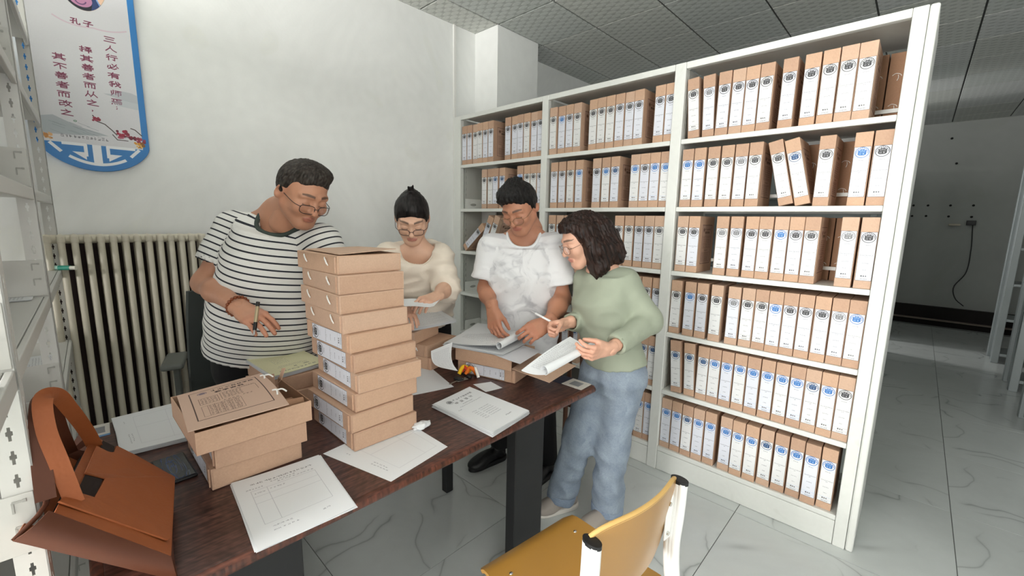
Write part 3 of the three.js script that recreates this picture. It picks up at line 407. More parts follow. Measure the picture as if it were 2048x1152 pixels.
// ---- boxes and papers before the two women and the man in white
lyingBox('kraft box with labelled spine under the papers of the man in white', -1.237, TY + 0.001, 1.052, 0.275, 'label', 'k', 'two boxes under the papers at the far table end');
{
  const y0 = TY + 0.0615, o = thing('open_box', 'open kraft box under papers at the far table end, cover board folded out', 'archive box', [-1.242, y0, 1.072], 0.24);
  part('tray', metricUV(merged([rbox(DW, 0.003, DD, 0.001, -DW / 2, 0.0015, -DD / 2), rbox(DW, DH, 0.003, 0.001, -DW / 2, DH / 2, -0.0015), rbox(DW, DH, 0.003, 0.001, -DW / 2, DH / 2, -DD + 0.0015), rbox(0.003, DH, DD, 0.001, -DW + 0.0015, DH / 2, -DD / 2)]), 2.2), kraft[1], o);
  part('cover_board', metricUV(sheet(quad(V(0, 0.012, -0.004), V(0.2, 0.002, 0.03), V(0.235, 0.02, -0.18), V(0.0, 0.03, -DD)), 6, 6, 0.0022), 2.2), kraft[0], o);
}
for (const [i, dx, dz, a] of [[0, -1.632, 1.224, 0.27], [1, -1.65, 1.232, 0.22], [2, onY(828, 666, TY + 0.183).x, onY(828, 666, TY + 0.183).z, 0.4]]) lyingBox(`kraft box in the rear pile before the woman in cream, ${['bottom', 'middle', 'topmost'][i]} of three`, dx, TY + 0.001 + i * (DH + 0.0005), dz, a, i < 2 ? 'ties' : 'plain', 'k', 'rear pile of three boxes');
{ // papers stacked on that pile
  const y = TY + 0.001 + 3 * (DH + 0.0005), c = C3([[822, 664], [912, 645], [880, 626], [800, 640]], y);
  flatSheets('paper_stack', 'loose stack of white papers on the rear pile before the woman in cream', 'papers', c, y, 12, textPage, 0.006);
}
{ // the bundle the man in white turns over: a flat pile, its upper pages lifted at the right and rolled over
  const y = TY + 0.124, c = C3([[888, 691], [1004, 712], [1078, 674], [952, 652]], y), o = thing('paper_bundle', 'wide bundle of white papers being leafed by the man in white', 'papers', [-1.45, y, 1.0]);
  for (let k = 0; k < 11; k++) { const f = quad(...c.map((p) => p.clone().add(V(rnd(-0.007, 0.007), 0, rnd(-0.007, 0.007))))); part('sheet', under(o, sheet((u, v) => { const p = f(u, v); p.y += k * 0.0011 + 0.003 * Math.sin(u * 5 + k) * v; return p; }, 10, 8, 0.0006, [0.02, 0.02])), k === 10 ? textPage : paperWhite, o); }
  const base = quad(...c), top = y + 0.0125, rollR = (v) => 0.017 + 0.005 * v;
  for (let k = 0; k < 3; k++) part('sheet', under(o, sheet((u, v) => { const p = base(0.03 + u * 0.9, v); p.y = top + k * 0.002 + (0.05 - k * 0.008) * Math.pow(u, 1.7) * (0.75 + 0.25 * v) + 0.003 * Math.sin(v * 6 + k); return p; }, 16, 10, 0.0006, [0.02, 0.02])), k === 0 ? textPage : paperWhite, o);
  part('sheet', under(o, sheet((u, v) => { const p = base(0.93, v), d = c[1].clone().sub(c[0]).normalize(), r = rollR(v), t = 2.6 - u * 5.4; p.y = top + 0.046 * (0.75 + 0.25 * v) - r * 1.2; return p.addScaledVector(d, Math.sin(t) * r + 0.012 * (1 - v) * u).add(V(0, Math.cos(t) * r + r, 0)); }, 24, 8, 0.0006)), paperWhite, o);
  part('sheet', under(o, sheet((u, v) => { const p = quad(...C3([[960, 700], [1040, 728], [1082, 702], [1000, 676]], y - 0.001))(u, v); p.y += 0.001 * Math.sin(u * 6); return p; }, 10, 8, 0.0006)), std({ color: 0xdfe0e6, roughness: 0.6 }), o);
}
{ // the curled sheet hanging at the left of those boxes
  const o = thing('paper', 'curled white sheet leaning against the far pair of boxes', 'papers', [-1.58, TY, 1.16]);
  part('sheet', under(o, sheet((u, v) => { const a = at(862, 702, 1.98).lerp(at(905, 684, 2.02), v), b = at(886, 736, 1.86).lerp(at(916, 742, 1.83), v); const p = a.lerp(b, u); p.y += -0.012 * Math.sin(u * 3.14) ; p.z += 0.02 * Math.sin(u * 3.14); return p; }, 12, 8, 0.0006)), textPage, o);
}
{ // the pages the woman in green holds, rolled at the near edge
  const o = thing('paper_bundle', 'printed pages with a rolled edge, held by the woman in green', 'papers', [-1.05, 0.94, 0.97]);
  const a = at(1043, 740, 1.6), b = at(1140, 673, 1.84), c = at(1188, 693, 1.76), d = at(1090, 748, 1.58);
  for (let k = 0; k < 3; k++) part('sheet', under(o, sheet((u, v) => { const p = quad(d, c, b, a)(u, v); p.y += -0.006 * Math.sin(v * 3.14) + 0.006 * Math.sin(u * 3.14) - k * 0.0016; return p; }, 12, 10, 0.0006, [0.02, 0.02])), k ? paperWhite : textPage, o);
  part('sheet', under(o, sheet((u, v) => { const p = d.clone().lerp(c, u * 1.02), n = b.clone().sub(c).normalize(), t = v * 5.2, r = 0.016 * (1 - 0.35 * u); return p.addScaledVector(n, -Math.sin(t) * r * 0.9 + 0.008 * v).add(V(0, (1 - Math.cos(t)) * r - 0.004, 0)); }, 12, 22, 0.0006)), paperWhite, o);
}
{ // the sheet the woman in cream lifts
  const o = thing('paper', 'white sheet with a curled corner, lifted by the woman in cream', 'papers', at(850, 608, 1.97));
  part('sheet', under(o, sheet((u, v) => { const p = quad(at(800, 614, 1.9), at(868, 616, 1.93), at(880, 603, 2.05), at(806, 598, 2.05))(u, v); p.y += 0.014 * Math.pow(u, 6) + 0.006 * Math.sin(u * 4); return p; }, 14, 8, 0.0006)), paperWhite, o);
}
// ---- small things on the table
{
  const o = thing('smartphone', 'black smartphone lying face up beside the low box stack', 'phone', [-1.466, TY, 2.236], 0.04);
  part('phone_case', rbox(0.168, 0.009, 0.08, 0.0044, 0, 0.0046, 0, 3), std({ color: 0x0c0c10, roughness: 0.35 }), o);
  const swirl = printed(160, 320, (g, w, h) => { for (let i = 0; i < 40; i++) { g.strokeStyle = ['#13254f', '#1b356d', '#0b1730', '#24406f', '#0a0d16'][i % 5]; g.lineWidth = 7; g.beginPath(); g.arc(w * 0.5 + rnd(-20, 20), h * 0.5 + rnd(-30, 30), 20 + i * 2.4, i * 0.3, i * 0.3 + 2.2); g.stroke(); } }, '#07080c'); swirl.roughness = 0.1;
  part('phone_screen', rbox(0.156, 0.0012, 0.07, 0.0005, 0, 0.0094, 0), swirl, o);
}
{
  const card = (label, pts, navy) => { const o = thing('table_card', label, 'card', XZ(pts).reduce((s, p) => s.add(p), V(0, 0, 0)).multiplyScalar(0.25).setY(TY)); o.updateMatrixWorld(true);
    const m = printed(200, 200, (g) => { g.fillStyle = '#8f9094'; g.fillRect(45, 45, 110, 100); if (!navy) { g.fillStyle = '#6d98c4'; g.fillRect(0, 176, 200, 24); } else marks(g, 130, 160, 50, 8, 5, '#9a9a9a'); }, '#ded9d2');
    part('card_sheet', under(o, sheet((u, v) => quad(...XZ(pts))(u, v).setY(TY + 0.0012), 2, 2, 0.0012, [0.02, 0.02])), m, o);
    if (navy) part('navy_strip', under(o, sheet((u, v) => quad(...XZ([[-1.095, 0.9], [-1.145, 0.9], [-1.145, 0.805], [-1.095, 0.805]]))(u, v).setY(TY + 0.0012), 2, 2, 0.0012)), std({ color: 0x1f2740, roughness: 0.4 }), o); };
  card('pale card with a grey square and navy strip at the right table corner', [[-0.988, 0.895], [-0.993, 0.805], [-1.094, 0.805], [-1.094, 0.895]], true);
  card('white card with a grey square and light blue edge near the bag', [[-1.86, 2.395], [-1.86, 2.345], [-1.972, 2.34], [-1.975, 2.398]], false);
}
{
  const c = onY(925, 757, TY), o = thing('key_bunch', 'bunch of keys with black fob and orange and yellow cloth tag', 'keys', c), L = (px, py, y) => onY(px, py, TY + y).sub(c);
  const metal = std({ color: 0xb9b6ae, metalness: 0.9, roughness: 0.35 }), fob = std({ color: 0x17171a, roughness: 0.5 });
  const blade = (a, b) => { const g = rbox(a.distanceTo(b), 0.002, 0.009, 0.0008); g.rotateY(-Math.atan2(b.z - a.z, b.x - a.x)); const m = a.clone().add(b).multiplyScalar(0.5); g.translate(m.x, m.y, m.z); return g; };
  part('key', blade(L(899, 769, 0.003), L(918, 759, 0.006)), metal, o); part('key', blade(L(915, 764, 0.003), L(936, 757, 0.006)), metal, o);
  const ell = (p, a, b, d, ry = 0) => { const g = new THREE.SphereGeometry(1, 16, 12); g.scale(a, b, d); g.rotateY(ry); g.translate(p.x, p.y, p.z); return g; };
  part('key_fob', merged([ell(L(918, 757, 0.009), 0.026, 0.009, 0.017, 0.6), ell(L(938, 752, 0.01), 0.022, 0.01, 0.014, -0.5), ell(L(928, 746, 0.014), 0.018, 0.01, 0.013, 0.2)]), fob, o);
  const loop = (a, b, r, col) => part('cloth_tag', tube([a, a.clone().lerp(b, 0.35).add(V(0, 0.03, 0)), a.clone().lerp(b, 0.7).add(V(0.004, 0.026, 0.006)), b], r, 14, 8), std({ color: col, roughness: 0.8 }), o);
  loop(L(918, 748, 0.016), L(940, 742, 0.016), 0.009, 0xf0c01c); loop(L(932, 748, 0.014), L(953, 748, 0.012), 0.0095, 0xe8741e); loop(L(946, 744, 0.014), L(957, 755, 0.008), 0.007, 0xf3efe6); loop(L(925, 744, 0.02), L(936, 747, 0.014), 0.006, 0xc9371d);
  part('key_ring', (() => { const g = new THREE.TorusGeometry(0.012, 0.0012, 8, 28); g.rotateX(1.4); const p = L(930, 757, 0.012); g.translate(p.x, p.y, p.z); return g; })(), metal, o);
}
{
  const c = onY(838, 858, TY), o = thing('tissue', 'crumpled white tissue at the foot of the tall stack', 'tissue', [c.x, TY, c.z - 0.01]);
  const g = mergeVertices(new THREE.IcosahedronGeometry(0.022, 4)); const p = g.attributes.position; for (let i = 0; i < p.count; i++) { const v = V(p.getX(i), p.getY(i), p.getZ(i)); v.multiplyScalar(1 + 0.5 * noise(v.x * 90, v.y * 90, v.z * 90)); v.y *= 0.55; p.setXYZ(i, v.x * 0.9, v.y + 0.011, v.z * 1.5); } g.computeVertexNormals();
  part('tissue_paper', g, paperWhite, o);
}

// ---------------------------------------------------------------- radiator, poster, racks, chairs, bag
{ // column radiator on the left wall: every section is a part
  const o = thing('radiator', 'old ivory column radiator on the wall behind the man in stripes', 'radiator', [-2.885, 0, 2.13]);
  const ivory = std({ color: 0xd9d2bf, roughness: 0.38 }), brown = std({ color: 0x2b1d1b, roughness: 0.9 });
  const y0 = 0.14, y1 = 1.375, l = [];
  for (const x of [-0.036, 0, 0.036]) { const c = cyl(0.0128, 0.0128, y1 - y0, 14); c.translate(x, (y0 + y1) / 2, 0); l.push(c); }
  for (const y of [y0, y1]) { const b = rbox(0.1, 0.046, 0.03, 0.014, 0, y, 0, 3); l.push(b); const j = cyl(0.021, 0.021, 0.0446, 16); j.rotateX(Math.PI / 2); j.translate(0, y, 0); l.push(j); }
  const g = merged(l); for (let i = 0; i < 14; i++) part('radiator_section', g, ivory, o, [0, 0, 0.31 - i * 0.0445]);
  part('valve', merged([rod(V(0, y1, -0.285), V(0, y1, -0.33), 0.009), rod(V(0, y1 - 0.012, -0.325), V(0, y1 + 0.018, -0.325), 0.012), rod(V(0, y1 + 0.01, -0.325), V(-0.08, y1 + 0.01, -0.325), 0.008)]), std({ color: 0x8f8f8c, metalness: 0.8, roughness: 0.35 }), o);
  part('feed_pipe', rod(V(-0.03, 0.02, -0.325), V(-0.03, y0 + 0.02, -0.325), 0.011), ivory, o);
  part('gap_shade_board', box(0.006, 1.2, 0.62, -0.09, 0.76, 0), brown, o);  // added board; its dark colour stands in for shade between the tubes
}
{ // the poster: a board with a rounded foot; print on its face
  const zl = 2.427, w = 0.397, top = 2.95, yb = 1.703, ys = 1.835, o = thing('wall_poster', 'tall white and blue calligraphy poster board with a rounded foot on the left wall', 'poster', [LEFT_X + 0.004, (top + yb) / 2, zl - w / 2]);
  const s = new THREE.Shape(), h = (top - yb) / 2, ky = ys - (top + yb) / 2; s.moveTo(-w / 2, h); s.lineTo(-w / 2, ky);
  s.bezierCurveTo(-w / 2, ky - 0.045, -w * 0.3, -h, 0, -h); s.bezierCurveTo(w * 0.3, -h, w / 2, ky - 0.045, w / 2, ky); s.lineTo(w / 2, h); s.closePath();
  const board = new THREE.ExtrudeGeometry(s, { depth: 0.012, bevelEnabled: true, bevelSize: 0.0015, bevelThickness: 0.0015, bevelSegments: 1, curveSegments: 24 }); board.rotateY(Math.PI / 2);
  part('board', board, std({ color: 0x2f7fc4, roughness: 0.4 }), o);
  const PW = 512, PH = 1608, [c, g] = canvas(PW, PH, '#2f7fc4'), Y = (y) => (top - y) / (top - yb) * PH, U = (u) => u * PW;
  g.fillStyle = '#dddcdf'; g.fillRect(U(0.062), 0, U(0.876), Y(1.825));
  for (let i = 0; i < 9000; i++) { g.fillStyle = `rgba(${rnd() < 0.5 ? '200,196,206' : '255,255,255'},0.12)`; g.fillRect(rnd(U(0.062), U(0.93)), rnd(0, Y(1.83)), 3, 2); }
  // portrait medallion of a robed figure, cropped by a cloud
  g.save(); g.beginPath(); g.ellipse(U(0.54), Y(2.6), 118, 210, 0, 0, 7); g.fillStyle = '#eec7ab'; g.fill(); g.lineWidth = 3; g.strokeStyle = '#cbb39a'; g.stroke(); g.clip();
  g.fillStyle = '#2a4276'; g.beginPath(); g.moveTo(U(0.26), Y(2.4)); g.lineTo(U(0.28), Y(2.47)); g.lineTo(U(0.45), Y(2.5)); g.lineTo(U(0.62), Y(2.52)); g.lineTo(U(0.76), Y(2.44)); g.lineTo(U(0.8), Y(2.38)); g.closePath(); g.fill();
  g.fillStyle = '#15182a'; g.beginPath(); g.moveTo(U(0.4), Y(2.52)); g.quadraticCurveTo(U(0.42), Y(2.4), U(0.54), Y(2.41)); g.quadraticCurveTo(U(0.64), Y(2.42), U(0.62), Y(2.56)); g.closePath(); g.fill();
  g.fillStyle = '#c98bb0'; g.beginPath(); g.ellipse(U(0.52), Y(2.485), 52, 44, 0.2, 0, 7); g.fill(); g.strokeStyle = '#6d4a78'; g.lineWidth = 6; g.beginPath(); g.arc(U(0.52), Y(2.48), 24, 0.2, 4.4); g.stroke(); g.strokeStyle = '#86a8d8'; g.lineWidth = 7; g.beginPath(); g.moveTo(U(0.66), Y(2.5)); g.lineTo(U(0.74), Y(2.42)); g.stroke(); g.restore();
  g.fillStyle = '#dddcdf'; g.beginPath(); g.moveTo(U(0.2), Y(2.425)); g.lineTo(U(0.9), Y(2.4)); g.lineTo(U(0.9), Y(2.3)); g.lineTo(U(0.2), Y(2.3)); g.fill();
  g.strokeStyle = '#d9c5cf'; g.lineWidth = 8; g.lineCap = 'round'; g.beginPath(); g.moveTo(U(0.27), Y(2.385)); g.quadraticCurveTo(U(0.4), Y(2.35), U(0.6), Y(2.368)); g.quadraticCurveTo(U(0.75), Y(2.36), U(0.9), Y(2.388)); g.stroke();
  const ink = '#7b2a4a'; glyph(g, '孔', U(0.452) - 22, Y(2.38) - 18, 44, 36, 5, ink); glyph(g, '子', U(0.561) - 22, Y(2.38) - 18, 44, 36, 5, ink);
  const col = (u, y0, y1, str, tail) => [...str].forEach((ch, i, a) => { glyph(g, ch, U(u) - 29, Y(y0 + (y1 - y0) * i / (a.length - 1)) - 19, 58, 38, 5, ink); if (i === a.length - 1) glyph(g, tail, U(u) - 18 + (tail === '。' ? 34 : 0), Y(y1) + (tail === '；' ? 22 : 26), 34, 26, 4, tail === '。' ? '#7c9a88' : ink); });
  col(0.737, 2.333, 2.045, '三人行必有我师焉', '；'); col(0.51, 2.263, 2.023, '择其善者而从之', '，'); col(0.277, 2.208, 1.962, '其不善者而改之', '。');
  const hill = (pts, fill) => { g.fillStyle = fill; g.beginPath(); pts.forEach(([u, y], i) => i ? g.lineTo(U(u), Y(y)) : g.moveTo(U(u), Y(y))); g.closePath(); g.fill(); };
  hill([[0.06, 1.935], [0.16, 1.945], [0.26, 1.925], [0.4, 1.9], [0.55, 1.885], [0.62, 1.875], [0.3, 1.862], [0.06, 1.858]], 'rgba(150,160,166,0.55)'); hill([[0.06, 1.915], [0.2, 1.925], [0.36, 1.895], [0.5, 1.87], [0.06, 1.866]], 'rgba(176,186,190,0.6)');
  hill([[0.62, 2.075], [0.7, 2.08], [0.8, 2.1], [0.88, 2.098], [0.937, 2.09], [0.937, 2.05], [0.78, 2.058]], 'rgba(168,176,182,0.5)'); hill([[0.66, 2.04], [0.82, 2.062], [0.937, 2.05], [0.937, 2.02], [0.76, 2.026]], 'rgba(188,196,200,0.55)');
  g.strokeStyle = 'rgba(120,130,138,0.5)'; g.lineWidth = 2; for (let i = 0; i < 16; i++) { g.beginPath(); const u = rnd(0.08, 0.5), y = rnd(1.87, 1.925); g.moveTo(U(u), Y(y)); g.lineTo(U(u + 0.1), Y(y - 0.014)); g.stroke(); }
  marks(g, U(0.2), Y(1.862), U(0.42), 16, 12, '#5a5a60');
  const branch = (pts, lw) => { g.strokeStyle = '#33231f'; g.lineWidth = lw; g.beginPath(); pts.forEach(([u, y], i) => i ? g.lineTo(U(u), Y(y)) : g.moveTo(U(u), Y(y))); g.stroke(); };
  branch([[0.5, 1.965], [0.53, 1.94], [0.6, 1.93], [0.66, 1.905], [0.7, 1.885]], 5); branch([[0.66, 1.885], [0.7, 1.862], [0.8, 1.862]], 4); branch([[0.74, 1.885], [0.84, 1.88], [0.94, 1.855]], 8); branch([[0.84, 1.925], [0.88, 1.92], [0.94, 1.895]], 5);
  const bloom = (u, y, r, n, cols) => { for (let i = 0; i < n; i++) { g.fillStyle = cols[i % cols.length]; g.beginPath(); g.arc(U(u) + rnd(-r, r), Y(y) + rnd(-r, r) * 0.8, rnd(4, 10), 0, 7); g.fill(); } };
  bloom(0.525, 1.952, 16, 9, ['#8c2138', '#a83a52']); bloom(0.76, 1.893, 32, 26, ['#8c2138', '#a8203f', '#b85a70', '#6d1730']); bloom(0.86, 1.88, 16, 9, ['#8c2138', '#6d1730']); bloom(0.92, 1.872, 22, 14, ['#a83a52', '#8c2138', '#d98aa0']); bloom(0.91, 1.842, 24, 16, ['#d9962c', '#f0c060', '#8a5a20']); bloom(0.09, 1.85, 20, 14, ['#c98a4a', '#e0b07a']);
  // fretwork in the blue foot
  g.fillStyle = '#f4f5f8'; g.strokeStyle = '#f4f5f8'; g.lineCap = 'butt'; g.lineWidth = 17; const ln = (...p) => { g.beginPath(); p.forEach(([u, y], i) => i ? g.lineTo(U(u), Y(y)) : g.moveTo(U(u), Y(y))); g.stroke(); };
  g.fillRect(U(0.46), Y(1.826), U(0.08), Y(1.728) - Y(1.826)); ln([0.2, 1.822], [0.4, 1.822], [0.4, 1.768]); ln([0.6, 1.768], [0.6, 1.822], [0.86, 1.822]);
  const tri = (a, b, d) => { g.beginPath(); g.moveTo(U(a[0]), Y(a[1])); g.lineTo(U(b[0]), Y(b[1])); g.lineTo(U(d[0]), Y(d[1])); g.fill(); }; tri([0.28, 1.787], [0.4, 1.787], [0.4, 1.752]); tri([0.6, 1.787], [0.6, 1.752], [0.73, 1.787]); ln([0.1, 1.822], [0.19, 1.782]); ln([0.9, 1.822], [0.81, 1.782]);
  g.beginPath(); g.moveTo(U(0.25), Y(1.765)); g.quadraticCurveTo(U(0.5), Y(1.703), U(0.76), Y(1.765)); g.stroke();
  const face = new THREE.ShapeGeometry(s, 24); { const p = face.attributes.position, uv = face.attributes.uv; for (let i = 0; i < p.count; i++) uv.setXY(i, p.getX(i) / w + 0.5, p.getY(i) / (2 * h) + 0.5); } face.rotateY(Math.PI / 2); face.translate(0.0145, 0, 0);
  part('printed_face', face, std({ map: texOf(c, true, false), roughness: 0.35 }), o);
}
{ // the white slotted-angle rack at the left
  const o = thing('slotted_rack', 'white slotted-angle steel rack at the left edge, its punched posts seen end on', 'shelving rack', [-2.88, 0, 2.403]);
  const wmat = std({ color: 0xd2d1cc, roughness: 0.5 }), wback = std({ color: 0xcac9c3, roughness: 0.55 });
  const HT = 2.55, DEP = 0.42, Z0 = 2.403, put = (n, g, m = wmat) => part(n, under(o, g), m, o);
  const flange = (() => { const s = new THREE.Shape(); s.moveTo(0, 0); s.lineTo(0.04, 0); s.lineTo(0.04, HT); s.lineTo(0, HT); s.closePath(); for (let y = 0.05; y < HT - 0.04; y += 0.043) { const h = new THREE.Path(), c = 0.02; h.moveTo(c - 0.002, y - 0.012); h.lineTo(c + 0.002, y - 0.012); h.lineTo(c + 0.002, y - 0.003); h.lineTo(c + 0.0042, y - 0.002); h.lineTo(c + 0.0042, y + 0.005); h.lineTo(c + 0.002, y + 0.006); h.lineTo(c + 0.002, y + 0.013); h.lineTo(c - 0.002, y + 0.013); h.lineTo(c - 0.002, y + 0.006); h.lineTo(c - 0.0042, y + 0.005); h.lineTo(c - 0.0042, y - 0.002); h.lineTo(c - 0.002, y - 0.003); h.closePath(); s.holes.push(h); } return new THREE.ExtrudeGeometry(s, { depth: 0.0025, bevelEnabled: false }); })();
  const XS = [-2.88, -1.98, -1.075, -0.3];
  for (const x of XS) for (const back of [0, 1]) {
    const a = flange.clone(); a.rotateY(-Math.PI / 2); a.translate(x, 0, back ? Z0 + DEP - 0.04 : Z0);
    const b = flange.clone(); b.translate(x - 0.04, 0, back ? Z0 + DEP - 0.003 : Z0);
    put('post', merged([a, b]));
  }
  for (const y of [0.23, 0.565, 0.9, 1.235, 1.57, 1.905, 2.24]) for (let i = 0; i < 3; i++) {
    if (i === 2 && Math.abs(y - 0.9) < 0.01) continue;             // this bay has no board where the bag pokes in
    const a = XS[i], b = XS[i + 1] - 0.042, w = b - a, c = (a + b) / 2;
    put('shelf_board', rbox(w, 0.012, DEP - 0.02, 0.002, c, y - 0.006, Z0 + DEP / 2 + 0.005));
    for (const z of [0.008, DEP - 0.008]) put('shelf_beam', rbox(w, 0.036, 0.012, 0.003, c, y - 0.018, Z0 + z));
    const e = rbox(0.004, 0.112, DEP - 0.008, 0.001, XS[i + 1] + 0.0025, y + 0.06, Z0 + DEP / 2);
    put('end_plate', e, wback);
    const tab = (yy) => merged([box(0.0016, 0.004, 0.016, XS[i + 1] + 0.0055, yy + 0.012, Z0 + 0.022), box(0.0016, 0.02, 0.003, XS[i + 1] + 0.0055, yy + 0.002, Z0 + 0.0295), rbox(0.0016, 0.006, 0.005, 0.0004, XS[i + 1] + 0.0058, yy + 0.012, Z0 + 0.0155)]);
    put('hook_tab', tab(y + 0.092), std({ color: 0xa9a8a2, roughness: 0.6 })); put('hook_tab', tab(y + 0.045), std({ color: 0xa9a8a2, roughness: 0.6 }));
  }
  for (const [y, h] of [[1.88, 1.25], [0.62, 1.1]]) put('rear_panel', box(1.8, h, 0.004, -1.98, y, Z0 + DEP + 0.004), wback);  // unseen panels added to keep window light out of the rack
  o.rotation.y = -0.0345;                                   // the rack stands slightly askew
}
flatSheets('paper', 'white printed paper on the rack shelf beside the radiator', 'papers', XZ([[-1.9, 2.47], [-2.1, 2.47], [-2.1, 2.72], [-1.9, 2.72]]), 1.236, 2, textPage, 0.001);
flatSheets('paper', 'white paper on a lower shelf of the slotted rack behind the bag', 'papers', XZ([[-2.3, 2.45], [-2.6, 2.45], [-2.6, 2.7], [-2.3, 2.7]]), 0.9015, 2, textPage, 0.002);
flatSheets('paper_stack', 'papers on the near shelf of the slotted rack at the left edge', 'papers', XZ([[-0.72, 2.48], [-0.98, 2.48], [-0.98, 2.72], [-0.72, 2.72]]), 1.236, 5, formB, 0.001);
{
  const o = thing('glue_stick', 'teal glue stick with a white cap lying on the rack shelf', 'glue stick', [-2.835, 1.2465, 2.397], 0);
  const a = V(-0.045, 0, 0.06), b = V(0.02, 0, -0.02), d = b.clone().sub(a).normalize();
  part('tube', rod(a, b, 0.0105, 18), std({ color: 0x2e9c86, roughness: 0.4 }), o); part('cap', rod(b, b.clone().addScaledVector(d, 0.024), 0.009, 18), std({ color: 0xece9dc, roughness: 0.4 }), o); part('printed_band', rod(a.clone().lerp(b, 0.35), a.clone().lerp(b, 0.55), 0.0107, 18), std({ color: 0xbfe6da, roughness: 0.4 }), o);
}
{ // school chair
  const o = thing('school_chair', 'honey-coloured plywood chair with white tube frame in the right foreground', 'chair', [-0.639, 0, 1.434], -1.691);
  const ply = dataTex(512, 512, (u, v) => { const g = noise(u * 6 + noise(u * 3, v * 1.2, 3) * 0.8, v * 1.1, 5) * 26 + noise(u * 60, v * 3, 2) * 18 + noise(u * 160, v * 9, 7) * 12; return [164 + g, 118 + g * 0.95, 50 + g * 0.6]; }), ply2 = ply.clone(); ply2.needsUpdate = true;
  const pm = phys({ map: ply, roughness: 0.36, clearcoat: 0.35, clearcoatRoughness: 0.25 }), bm = phys({ map: ply2, color: new THREE.Color(1.0, 1.02, 1.35), roughness: 0.36, clearcoat: 0.35, clearcoatRoughness: 0.25 }), edge = std({ color: 0xdfb56e, roughness: 0.5 }), white = std({ color: 0xf2f2f0, roughness: 0.3 }), chrome = std({ color: 0xd8d8d4, metalness: 0.95, roughness: 0.2 });
  const rr = (u, p) => Math.pow(Math.max(0, 1 - Math.pow(Math.abs(2 * u - 1), p)), 1 / p);
  const seatF = (u, v) => { const k = 0.9 + 0.1 * Math.pow(Math.sin(Math.PI * clamp(v, 0.0, 1)), 0.35), x = (u - 0.5) * 0.41 * k, z = -0.2 + v * 0.405, f = sstep(0.86, 1, v); return V(x, 0.452 - 0.028 * f * f - 0.008 * Math.sin(v * 3.1) * (1 - Math.pow(2 * u - 1, 2)) + 0.012 * sstep(0.2, 0, v), z); };
  const seat = sheet(seatF, 24, 24, 0.011, [0.4, 0.4]); part('seat', seat, pm, o);
  const backF = (u, v) => { const a = 2 * u - 1, inset = 1 - 0.08 * (1 - v) - 0.05 * Math.pow(2 * v - 1, 8), x = a * 0.19 * inset; return V(x, 0.585 + v * (0.235 - 0.02 * Math.pow(Math.abs(a), 6)), -0.188 - 0.034 * (1 - a * a) - 0.03 * (v - 0.4)); };
  const back = sheet(backF, 28, 16, 0.011, [0.4, 0.4]); part('backrest', back, bm, o);
  const rimPts = []; for (let i = 0; i <= 28; i++) rimPts.push(backF(i / 28, 1)); part('ply_edge', tube(rimPts, 0.0058, 40, 8), edge, part('backrest_rim', tube(rimPts.map((p) => p.clone().add(V(0, -0.004, 0))), 0.0055, 40, 8), edge, o));
  const flat = (pts) => merged([-0.0095, 0, 0.0095].map((q) => tube(pts.map((p) => p.clone().add(V(0, 0, q))), 0.0142, 60, 14)));
  for (const s of [-1, 1]) {
    const x = s * 0.186; part('frame_tube', flat([V(x, 0.795, -0.218), V(x, 0.7, -0.216), V(x, 0.6, -0.211), V(x, 0.5, -0.22), V(x * 1.02, 0.38, -0.25), V(x * 1.05, 0.2, -0.275), V(x * 1.07, 0.03, -0.29)]), white, o);
    part('frame_tube', flat([V(x * 1.02, 0.42, -0.235), V(x * 0.95, 0.428, -0.1), V(x * 0.95, 0.425, 0.1), V(x * 0.98, 0.4, 0.17), V(x * 1.04, 0.2, 0.2), V(x * 1.07, 0.02, 0.21)]), white, o);
    part('tube_cap', (() => { const g = cyl(0.0152, 0.0152, 0.01, 24); g.scale(1, 1, 1.65); g.translate(x, 0.797, -0.218); return g; })(), black, o);
    part('mounting_plate', rbox(0.04, 0.13, 0.004, 0.0015, x * 0.88, 0.69, -0.2085), white, o);
    for (const y of [0.645, 0.735]) part('bolt', rod(V(x * 0.84, y, -0.204), V(x * 0.84, y, -0.2155), 0.006, 12), chrome, o);
    for (const z of [0.11, -0.12]) part('rivet', (() => { const g = new THREE.SphereGeometry(0.006, 14, 8); g.scale(1, 0.45, 1); const p = seatF(0.5 + s * 0.35, (z + 0.2) / 0.405); g.translate(p.x, p.y + 0.0055, p.z); return g; })(), chrome, o);
  }
  part('stretcher', rod(V(-0.19, 0.425, -0.14), V(0.19, 0.425, -0.14), 0.011), white, o);
}
